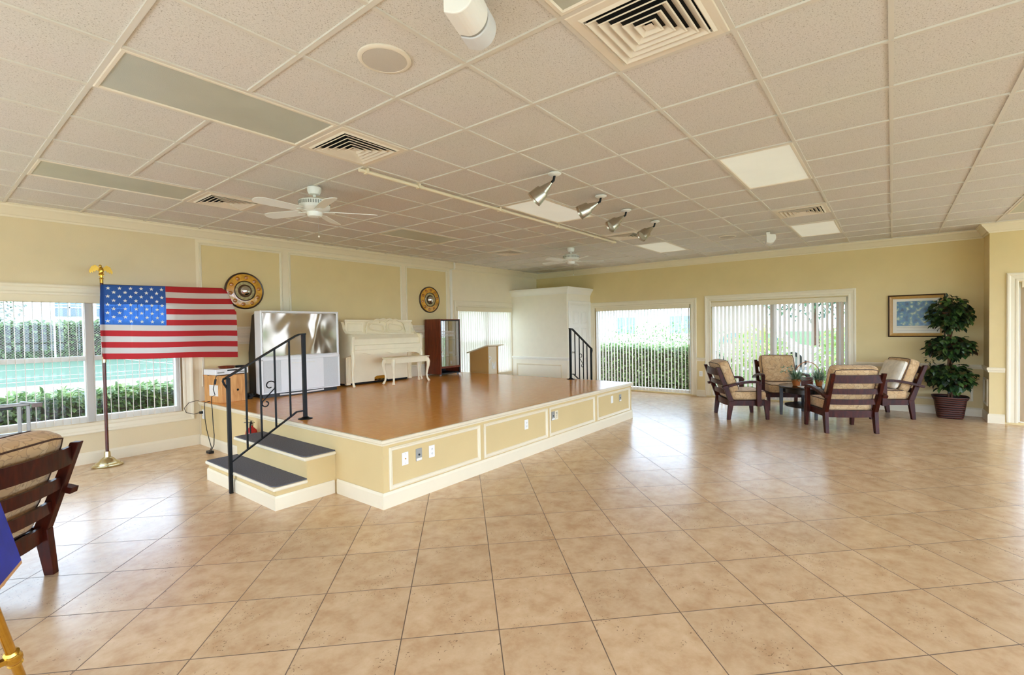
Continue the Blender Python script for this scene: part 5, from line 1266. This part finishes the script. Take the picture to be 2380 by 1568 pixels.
def leaf_cloud(mb, c, rad, n, ll, lw, seed, shape='ball', droop=0.5, clipx=None, fold=0.15, rng=None):
    """n separate folded leaves scattered through an ellipsoid"""
    R = random.Random(seed)
    for _ in range(n):
        for _try in range(30):
            u = Vector((R.uniform(-1, 1), R.uniform(-1, 1), R.uniform(-1, 1)))
            if shape in ('box', 'hedge') or 0.25 < u.length < 1: break
        if shape == 'hedge':
            q = R.random(); u = Vector((R.uniform(-1, 1), R.uniform(-1, 1), R.uniform(-1, 1)))
            if q < 0.62: ax_ = 1 if rad[0] > rad[1] else 0; u[ax_] = -R.uniform(0.8, 1.0) if R.random() < 0.8 else R.uniform(0.8, 1)
            else: u.z = R.uniform(0.78, 1.06)
        if shape == 'shell': u = u.normalized() * R.uniform(0.7, 1.0)
        p = Vector((c[0] + u.x * rad[0], c[1] + u.y * rad[1], c[2] + u.z * rad[2]))
        d = Vector((u.x * 0.8 + R.uniform(-.6, .6), u.y * 0.8 + R.uniform(-.6, .6), R.uniform(-.7, .5) - droop)).normalized()
        s = d.cross(Vector((R.uniform(-.3, .3), R.uniform(-.3, .3), 1))).normalized(); up = s.cross(d)
        L_ = ll * R.uniform(0.7, 1.25); W_ = lw * R.uniform(0.75, 1.2)
        vs = [p, p + d * L_ * 0.3 + s * W_ * 0.5 + up * fold * W_, p + d * L_ * 0.65 + s * W_ * 0.42 + up * fold * W_, p + d * L_ - up * L_ * 0.08, p + d * L_ * 0.65 - s * W_ * 0.42 + up * fold * W_, p + d * L_ * 0.3 - s * W_ * 0.5 + up * fold * W_, p + d * L_ * 0.5]
        if clipx is not None and max(v.x for v in vs) > clipx: continue
        mb.add(vs, [(0, 1, 6), (1, 2, 6), (2, 3, 6), (3, 4, 6), (4, 5, 6), (5, 0, 6)])

def basket():
    x, y, z = 9.13, 1.25, 0.5055
    r = thing('basket_planter', 'pair of wicker pots with grey green sprigs under one arched handle', 'basket', (x, y, z))
    ax = Vector((0.25, -0.97, 0)).normalized()
    for s, rr, hh, seed in ((-0.02, 0.075, 0.115, 3), (0.30, 0.062, 0.105, 4)):
        o = ax * s + (Vector((0.06, 0, 0)) if s > 0.1 else Vector((0, 0, 0)))
        mb = MB(); mb.lathe([(rr * 0.66, 0), (rr * 0.70, 0.005), (rr, hh), (rr * 0.93, hh), (rr * 0.86, hh - 0.012), (0, hh - 0.012)], o, 24); p = mb.build('wicker_pot', M['wicker'], r)
        R = random.Random(seed); mb = MB(); nsp = 420
        for _ in range(nsp):
            a = R.uniform(0, 2 * pi); e = R.uniform(0.02, 1.4); l = R.uniform(0.10, 0.20) * (1.4 if R.random() < 0.25 else 1)
            b = o + Vector((rr * 0.6 * R.random() * cos(a), rr * 0.6 * R.random() * sin(a), hh - 0.012))
            d = Vector((cos(a) * cos(e), sin(a) * cos(e), sin(e)))
            sd = d.cross(Vector((0, 0, 1))).normalized() * R.uniform(0.003, 0.007); tip = b + d * l - Vector((0, 0, 0.03 * cos(e)))
            m1 = b + d * l * 0.5 + Vector((0, 0, 0.004))
            mb.add([b, m1 + sd, tip, m1 - sd], [(0, 1, 2, 3)])
        sp = mb.build('sprigs', M['fern'], r); sp['kind'] = 'stuff'
    mb = MB(); R = random.Random(11)
    for k in range(34):
        t = R.uniform(-0.13, 0.02); q = Vector((-0.02, 0.14, 0.26)) + Vector((R.uniform(-.04, .04), R.uniform(-.09, .09), R.uniform(-.07, .06)))
        d = Vector((R.uniform(-1, 1), R.uniform(-1, 1), R.uniform(-.3, .6))).normalized(); s_ = d.orthogonal().normalized() * 0.012
        mb.add([q, q + d * 0.02 + s_, q + d * 0.045, q + d * 0.02 - s_], [(0, 1, 2, 3)])
    mb.tube([(0, 0.02, 0.10), (-0.01, 0.08, 0.20), (-0.02, 0.15, 0.27)], 0.0025, 5); mb.tube([(0, 0.02, 0.10), (-0.01, 0.05, 0.22), (-0.02, 0.09, 0.31)], 0.0025, 5)
    mb.build('pale_flower_stem', M['fern'], r)
    mb = MB(); pts = []
    for i in range(21):
        a = pi * i / 20; c_ = ax * 0.14 + Vector((0.03, 0, 0)); pts.append(c_ + ax * (-0.20 * cos(a)) + Vector((0, 0, 0.10 + 0.30 * sin(a))))
    mb.tube(pts, 0.0065, 8); mb.build('arched_handle', M['wicker'], r)
basket()

def ficus():
    x, y = 10.24, -0.735
    r = thing('potted_tree', 'dark green artificial tree in three leafy tiers in woven pot', 'potted plant', (x, y, 0))
    mb = MB()
    def ring(w_, z, n=32): return [(w_ * (abs(cos(a)) ** 0.55) * (1 if cos(a) >= 0 else -1), w_ * (abs(sin(a)) ** 0.55) * (1 if sin(a) >= 0 else -1), z) for a in [2 * pi * k / n for k in range(n)]]
    prof = [(0.155, 0.0), (0.165, 0.02), (0.200, 0.28), (0.222, 0.315), (0.228, 0.345), (0.212, 0.345), (0.195, 0.315), (0.02, 0.30)]
    vs = []; fs = []
    for w_, z in prof: vs += ring(w_, z)
    for i in range(len(prof) - 1):
        for k in range(32): fs.append((i * 32 + k, i * 32 + (k + 1) % 32, (i + 1) * 32 + (k + 1) % 32, (i + 1) * 32 + k))
    fs += [tuple(range(31, -1, -1)), tuple((len(prof) - 1) * 32 + k for k in range(32))]
    mb.add(vs, fs, 0, True); mb.build('woven_pot', M['planter'], r)
    mb = MB(); mb.lathe([(0, 0.302), (0.19, 0.305), (0.10, 0.322), (0, 0.325)], n=20); mb.build('soil', M['soil'], r)
    for k in range(3):
        mb = MB(); mb.tube([(0.022 * cos(2.1 * k + h * 5.5), 0.022 * sin(2.1 * k + h * 5.5), 0.31 + h * 1.45) for h in [i / 24 for i in range(25)]], 0.014, 7); mb.build('trunk', M['trunk'], r)
    for k, (c, rad, n) in enumerate((((-0.04, 0.0, 1.66), (0.24, 0.25, 0.27), 640), ((-0.04, 0.0, 1.14), (0.25, 0.28, 0.19), 560), ((-0.04, 0.0, 0.66), (0.25, 0.28, 0.22), 640))):
        mb = MB(); leaf_cloud(mb, c, rad, int(n * 0.85), 0.10, 0.072, 50 + k, 'ball', 0.45, clipx=0.295)
        if k == 0: leaf_cloud(mb, (0.0, 0.0, 1.90), (0.10, 0.12, 0.05), 50, 0.07, 0.04, 91, 'ball', 0.1)
        if k == 2: leaf_cloud(mb, (-0.05, 0.26, 0.90), (0.05, 0.05, 0.06), 10, 0.07, 0.03, 93, 'ball', 0.3)
        o = mb.build('leafy_tier', M['ficus'], r); o['kind'] = 'stuff'
        mb = MB(); R = random.Random(k + 5)
        for q in range(16):
            a = R.uniform(0, 2 * pi); e = R.uniform(0.7, 1.0)
            mb.tube([(0, 0, c[2] - 0.08), (c[0] + rad[0] * 0.5 * cos(a), rad[1] * 0.5 * sin(a), c[2] + R.uniform(-.05, .1)), (c[0] + rad[0] * e * cos(a) * 0.9, rad[1] * e * sin(a), c[2] + rad[2] * R.uniform(-.7, .7))], [0.006, 0.004, 0.002], 5)
        mb.build('twigs', M['trunk'], r)
ficus()

def picture():
    r = thing('framed_picture', 'framed blue abstract print on the far wall behind the tree', 'picture', (XW, 0, 0))
    y0, y1, z0, z1 = -0.70, 0.054, 1.285, 2.005
    O = (0, 0, 0); ay, az, nn = (0, 1, 0), (0, 0, 1), (-1, 0, 0)
    mb = MB(); mb.loop(O, ay, az, nn, y0, y1, z0, z1, [(0, 0.001), (0, 0.030), (0.012, 0.036), (0.020, 0.030), (0.022, 0.001)]); mb.build('outer_frame', M['rim'], r)
    mb = MB(); mb.loop(O, ay, az, nn, y0 + 0.021, y1 - 0.021, z0 + 0.021, z1 - 0.021, [(0, 0.001), (0, 0.028), (0.030, 0.020), (0.045, 0.022), (0.047, 0.001)]); mb.build('gold_frame', M['goldframe'], r)
    mb = MB(); mb.bx(-0.012, -0.001, y0 + 0.05, y1 - 0.05, z0 + 0.05, z1 - 0.05); mb.build('picture_mat', M['mat'], r)
    mb = MB(); mb.bx(-0.0145, -0.0115, -0.60, -0.065, 1.475, 1.895); mb.build('print', M['painting'], r)
    mb = MB(); mb.bx(-0.0135, -0.0115, -0.60, -0.065, 1.447, 1.450); mb.bx(-0.0135, -0.0115, -0.60, -0.065, 1.395, 1.398); mb.build('caption_line', M['greyplastic'], r)
picture()

# ------------------------------------------------------------------ things cut by the left edge
def metal_frame():
    r = thing('metal_stand', 'grey aluminium stand with a hand grip before the big window', 'metal stand', (0, 7.22, 0))
    for x in (0.70, 0.765, -0.30, -0.235):
        mb = MB(); mb.bx(x, x + 0.028, -0.02, 0.02, 0, 0.815); mb.build('post', M['alu'], r, bevel=0.004)
    mb = MB(); mb.bx(-0.38, 0.795, -0.03, 0.03, 0.815, 0.848); mb.build('top_bar', M['alu'], r, bevel=0.006)
    mb = MB(); mb.bx(-0.30, 0.67, -0.024, 0.024, 0.790, 0.8145); mb.build('foam_strip', M['black'], r, bevel=0.004)
    mb = MB(); mb.bx(-0.30, 0.765, -0.035, 0.035, 0.495, 0.545); mb.build('lower_bar', M['alu'], r, bevel=0.006)
    mb = MB(); mb.bar((0.72, -0.02, 0.862), (0.845, -0.075, 0.835), 0.045, 0.012); mb.build('bracket', M['alu'], r, bevel=0.003)
    mb = MB(); mb.bx(0.80, 0.875, -0.12, -0.035, 0.80, 0.842); mb.build('hand_grip', M['grip'], r, bevel=0.006)
metal_frame()

def easel():
    r = thing('brass_easel', 'shiny brass tripod easel at the bottom left corner', 'easel', (0, 0, 0))
    foot = Vector((0.285, 3.02, 0)); top = Vector((0.04, 2.46, 1.20))
    mb = MB(); mb.tube([foot, foot.lerp(top, 1)], 0.017, 12); mb.build('leg', M['gilt'], r)
    d = (top - foot).normalized(); c = foot + d * 0.22
    mb = MB(); mb.lathe([(0.018, -0.045), (0.026, -0.035), (0.022, -0.025), (0.030, -0.008), (0.030, 0.008), (0.022, 0.025), (0.026, 0.035), (0.018, 0.045)], c, 18, axis=d); mb.build('joint_collar', M['gilt'], r)
    for f2 in (Vector((-0.50, 2.60, 0)), Vector((-0.25, 3.25, 0))):
        mb = MB(); mb.tube([f2, top - Vector((0.02, 0, 0))], 0.017, 12); mb.build('leg', M['gilt'], r)
    mb = MB(); mb.bar(c, (-0.36, 2.72, 0.24), 0.03, 0.02); mb.build('stretcher', M['gilt'], r)
    # peg that carries the picture
    q = Vector((0.172, 2.38, 0.72))
    mb = MB(); mb.tube([foot + d * 0.565, q], 0.008, 8); mb.ball(q, 0.018); mb.build('peg', M['gilt'], r)
    # leaning board: its lower right corner is what the photo shows
    t = thing('blue_picture', 'blue picture with copper edge leaning on the brass easel', 'picture', (0.207, 2.223, 0.817))
    ay = Vector((-0.053, 0.022, 0.26)).normalized(); ax = Vector((-0.077, -0.227, 0.004)); ax = (ax - ay * ax.dot(ay)).normalized(); nz = ax.cross(ay)
    mb = MB(); mb.obox(ax * 0.26 + ay * 0.18, ax, ay, nz, 0.26, 0.18, 0.008); mb.build('frame_edge', M['copper'], t, bevel=0.002)
    for sg in (1, -1):
        mb = MB(); mb.obox(ax * 0.26 + ay * 0.18 + nz * (sg * 0.0095), ax, ay, nz, 0.246, 0.166, 0.0025); mb.build('picture_face', M['bluepaint'], t)
easel()

# ------------------------------------------------------------------ outside
def outdoors():
    g = -0.15
    mb = MB(); mb.bx(-90, 120, -60, 120, g - 0.3, g - 0.02); struct(mb.build('ground', M['lawn']), 'lawn around the building', 'ground')
    mb = MB(); mb.bx(-40, 60, 13.5, 23.0, g - 0.02, g + 0.01); struct(mb.build('path', M['concrete']), 'pale concrete strip between hedge and court', 'path')
    mb = MB(); mb.bx(-40, 60, 23.0, 43.0, g - 0.02, g + 0.015)
    struct(mb.build('court', M['court']), 'green painted sports court outside', 'court')
    mb = MB()
    for y in (25.0, 27.5, 34.0): mb.bx(-40, 60, y, y + 0.08, g + 0.015, g + 0.019)
    for x in (-2.0, 9.0, 20): mb.bx(x, x + 0.08, 25, 41, g + 0.015, g + 0.019)
    struct(mb.build('court_lines', M['white']), 'white lines on the green court', 'court line')
    mb = MB(); mb.bx(-9, 10.7, -13, YR - 0.25, g - 0.02, g + 0.05); mb.bx(-9, XN - 0.25, YR - 0.25, 12, g - 0.02, g + 0.05)  # unseen pale slabs, added so bounced light is brighter and less green
    struct(mb.build('bounce_paving', M['concrete']), 'unseen pale paving added to bounce daylight indoors', 'bounce_paving')
    def hedge(label, x0, x1, y0, y1, h, n, seed, m='hedge', ll=0.075):
        mb = MB(); leaf_cloud(mb, ((x0 + x1) / 2, (y0 + y1) / 2, g + h / 2), ((x1 - x0) / 2, (y1 - y0) / 2, h / 2), n, ll, ll * 0.55, seed, 'hedge', 0.0)
        r = thing('hedge', label, 'hedge', (0, 0, 0))
        o = mb.build('foliage', M[m], r); o['kind'] = 'stuff'
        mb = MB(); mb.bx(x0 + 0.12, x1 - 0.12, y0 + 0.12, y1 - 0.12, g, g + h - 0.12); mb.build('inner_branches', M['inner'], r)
        return r
    hedge('clipped green hedge right outside the big left window', -1.2, 3.2, 8.9, 9.6, 0.88, 7000, 1, ll=0.10)
    hedge('clipped hedge outside the glass doors nearest the closet', 12.2, 12.9, 3.7, 10.5, 1.15, 9000, 2, ll=0.10)
    hedge('tall green hedge behind the court fence', -4, 22, 44.2, 45.4, 2.5, 6000, 3, ll=0.34)
    def bush(name, label, c, rad, n, ll, seed, m):
        mb = MB(); leaf_cloud(mb, c, rad, n, ll, ll * 0.4, seed, 'ball', 0.1)
        r = thing(name, label, 'shrub', (0, 0, 0)); o = mb.build('foliage', M[m], r); o['kind'] = 'stuff'
        mb = MB(); mb.cyl((c[0], c[1], g), (c[0], c[1], c[2]), 0.04, n=8); mb.build('stem', M['trunk'], r)
    bush('shrub', 'round green shrub beyond the hedge by the glass doors', (17.0, 6.6, 0.75), (1.2, 2.8, 1.0), 3200, 0.13, 11, 'hedge')
    bush('shrub', 'bright yellow green shrub outside the armchair window, left', (13.4, 2.7, 0.55), (0.8, 0.7, 1.0), 2200, 0.15, 12, 'palm')
    bush('shrub', 'bright yellow green shrub outside the armchair window, right', (13.6, 0.6, 0.6), (0.9, 0.95, 1.05), 2200, 0.15, 13, 'palm')
    def tree(label, x, y, h, rad, n, seed):
        r = thing('tree', label, 'tree', (x, y, g))
        mb = MB(); mb.tube([(0, 0, 0), (0.1, 0.05, h * 0.5), (0, 0, h)], [0.18, 0.13, 0.05], 8); mb.build('trunk', M['trunk'], r)
        mb = MB(); leaf_cloud(mb, (0, 0, h), rad, n, 0.24, 0.12, seed, 'ball', 0.2); o = mb.build('crown', M['treeleaf'], r); o['kind'] = 'stuff'
    tree('spreading tree beyond the armchair window', 28, 3.0, 4.2, (3, 3.5, 2.4), 3000, 21)
    tree('feathery tree left of the white house behind the court', 2.5, 47.2, 5.0, (3.0, 1.3, 3.4), 1600, 22)
    def house(label, x0, x1, y0, y1, h, wins, axis):
        r = thing('house', label, 'house', (0, 0, 0))
        mb = MB(); mb.bx(x0, x1, y0, y1, g, h); mb.build('walls', M['stucco'], r)
        mb = MB(); mb.bx(x0 - 0.6, x1 + 0.6, y0 - 0.6, y1 + 0.6, h, h + 0.35); mb.build('roof', M['roof'], r)
        for (a, b, c, d) in wins:
            mb = MB()
            if axis == 'y': mb.bx(a, b, y0 - 0.05, y0 + 0.05, c, d)
            else: mb.bx(x0 - 0.05, x0 + 0.05, a, b, c, d)
            w_ = mb.build('window', M['bluewin'], r)
            mb = MB()
            if axis == 'y': mb.bx((a + b) / 2 - 0.05, (a + b) / 2 + 0.05, y0 - 0.09, y0 - 0.04, c, d); mb.bx(a, b, y0 - 0.09, y0 - 0.04, (c + d) / 2 - 0.04, (c + d) / 2 + 0.04)
            else: mb.bx(x0 - 0.09, x0 - 0.04, (a + b) / 2 - 0.05, (a + b) / 2 + 0.05, c, d)
            mb.build('mullion', M['white'], w_)
    house('long white two storey house behind the court hedge', 3, 40, 50, 60, 7.5, [(7.0, 8.6, 3.0, 4.3), (9.4, 11.0, 3.0, 4.3), (16, 18, 3.0, 4.3)], 'y')
    house('white house across the road beyond the glass doors', 44, 56, 10, 40, 5.5, [(14, 16.5, 0.8, 2.4), (20, 22, 0.8, 2.4)], 'x')
    mb = MB(); mb.bx(19, 30, -60, 60, g - 0.02, g + 0.01); struct(mb.build('road', M['asphalt']), 'pale road outside the glass doors', 'road')
    mb = MB(); mb.bx(10.8, 12.0, -6, 12, g - 0.02, g + 0.08); struct(mb.build('paver_strip', M['concrete']), 'pale paved strip outside the glass doors', 'path')
    mb = MB(); mb.bx(-4, 10.7, 7.9, 8.8, g - 0.02, g + 0.06); struct(mb.build('planting_bed', M['soil']), 'dark planting bed below the big left window', 'planting bed')
    # chain link fence round the court
    r = thing('chain_link_fence', 'tall chain link fence at the back of the green court', 'fence', (0, 0, 0))
    mb = MB(); yf = 43.2; z0, z1 = g, 3.6; s = 0.16; x = -2.0
    while x < 16.0:
        for dx in (1, -1):
            x2 = x + dx * (z1 - z0)
            mb.bar((x, yf, z0), (x2, yf, z1), 0.014, 0.014, (0, 1, 0))
        x += s
    w_ = mb.build('wire_mesh', M['alu'], r)
    for x in (-3.0, 2.0, 6.0, 10.0, 15.0, 19.0):
        mb = MB(); mb.cyl((x, yf, g), (x, yf, 3.7), 0.05, n=8); mb.build('fence_post', M['white'], r)
    mb = MB(); mb.cyl((-5, yf, 3.55), (20, yf, 3.55), 0.03, n=8); mb.build('top_rail', M['white'], r)
    mb = MB(); mb.cyl((0.60, 23.6, g), (0.60, 23.6, 6.5), 0.09, n=10); tag(mb.build('light_pole', M['white']), 'white pole at the near edge of the green court', 'pole')
    # yellow road sign
    r = thing('road_sign', 'yellow diamond road sign seen through the closet side glass doors', 'sign', (19.0, 10.6, g))
    mb = MB(); mb.cyl((0, 0, 0), (0, 0, 2.6), 0.03, n=8); mb.build('sign_post', M['alu'], r)
    mb = MB(); mb.prism([(0, -0.42), (0.42, 0), (0, 0.42), (-0.42, 0)], (-0.04, 0, 2.45), (0, 1, 0), (0, 0, 1), (-0.01, 0, 0)); mb.build('sign_plate', M['yellow'], r)
    # parked white car
    r = thing('car', 'white car parked outside beyond the hedge', 'car', (20.5, 4.2, g + 0.01), 0)
    body = [(-2.1, 0.35), (-2.15, 0.75), (-1.35, 0.88), (-0.75, 1.38), (0.85, 1.42), (1.6, 0.98), (2.1, 0.92), (2.15, 0.4)]
    mb = MB(); mb.prism(body, (-0.8, 0, 0), (0, 1, 0), (0, 0, 1), (1.6, 0, 0)); mb.build('body', M['carwhite'], r, bevel=0.05, seg=3)
    mb = MB(); mb.prism([(-1.15, 0.92), (-0.68, 1.32), (0.80, 1.36), (1.35, 0.98)], (-0.81, 0, 0), (0, 1, 0), (0, 0, 1), (1.62, 0, 0)); mb.build('windows', M['bluewin'], r)
    for yy in (-1.35, 1.35):
        for xx in (-0.82, 0.62):
            mb = MB(); mb.cyl((xx, yy, 0.33), (xx + 0.2, yy, 0.33), 0.33, n=20); wl = mb.build('wheel', M['black'], r)
            mb = MB(); mb.cyl((xx - 0.012, yy, 0.33), (xx + 0.212, yy, 0.33), 0.19, n=16); mb.build('hub', M['alu'], wl)
outdoors()
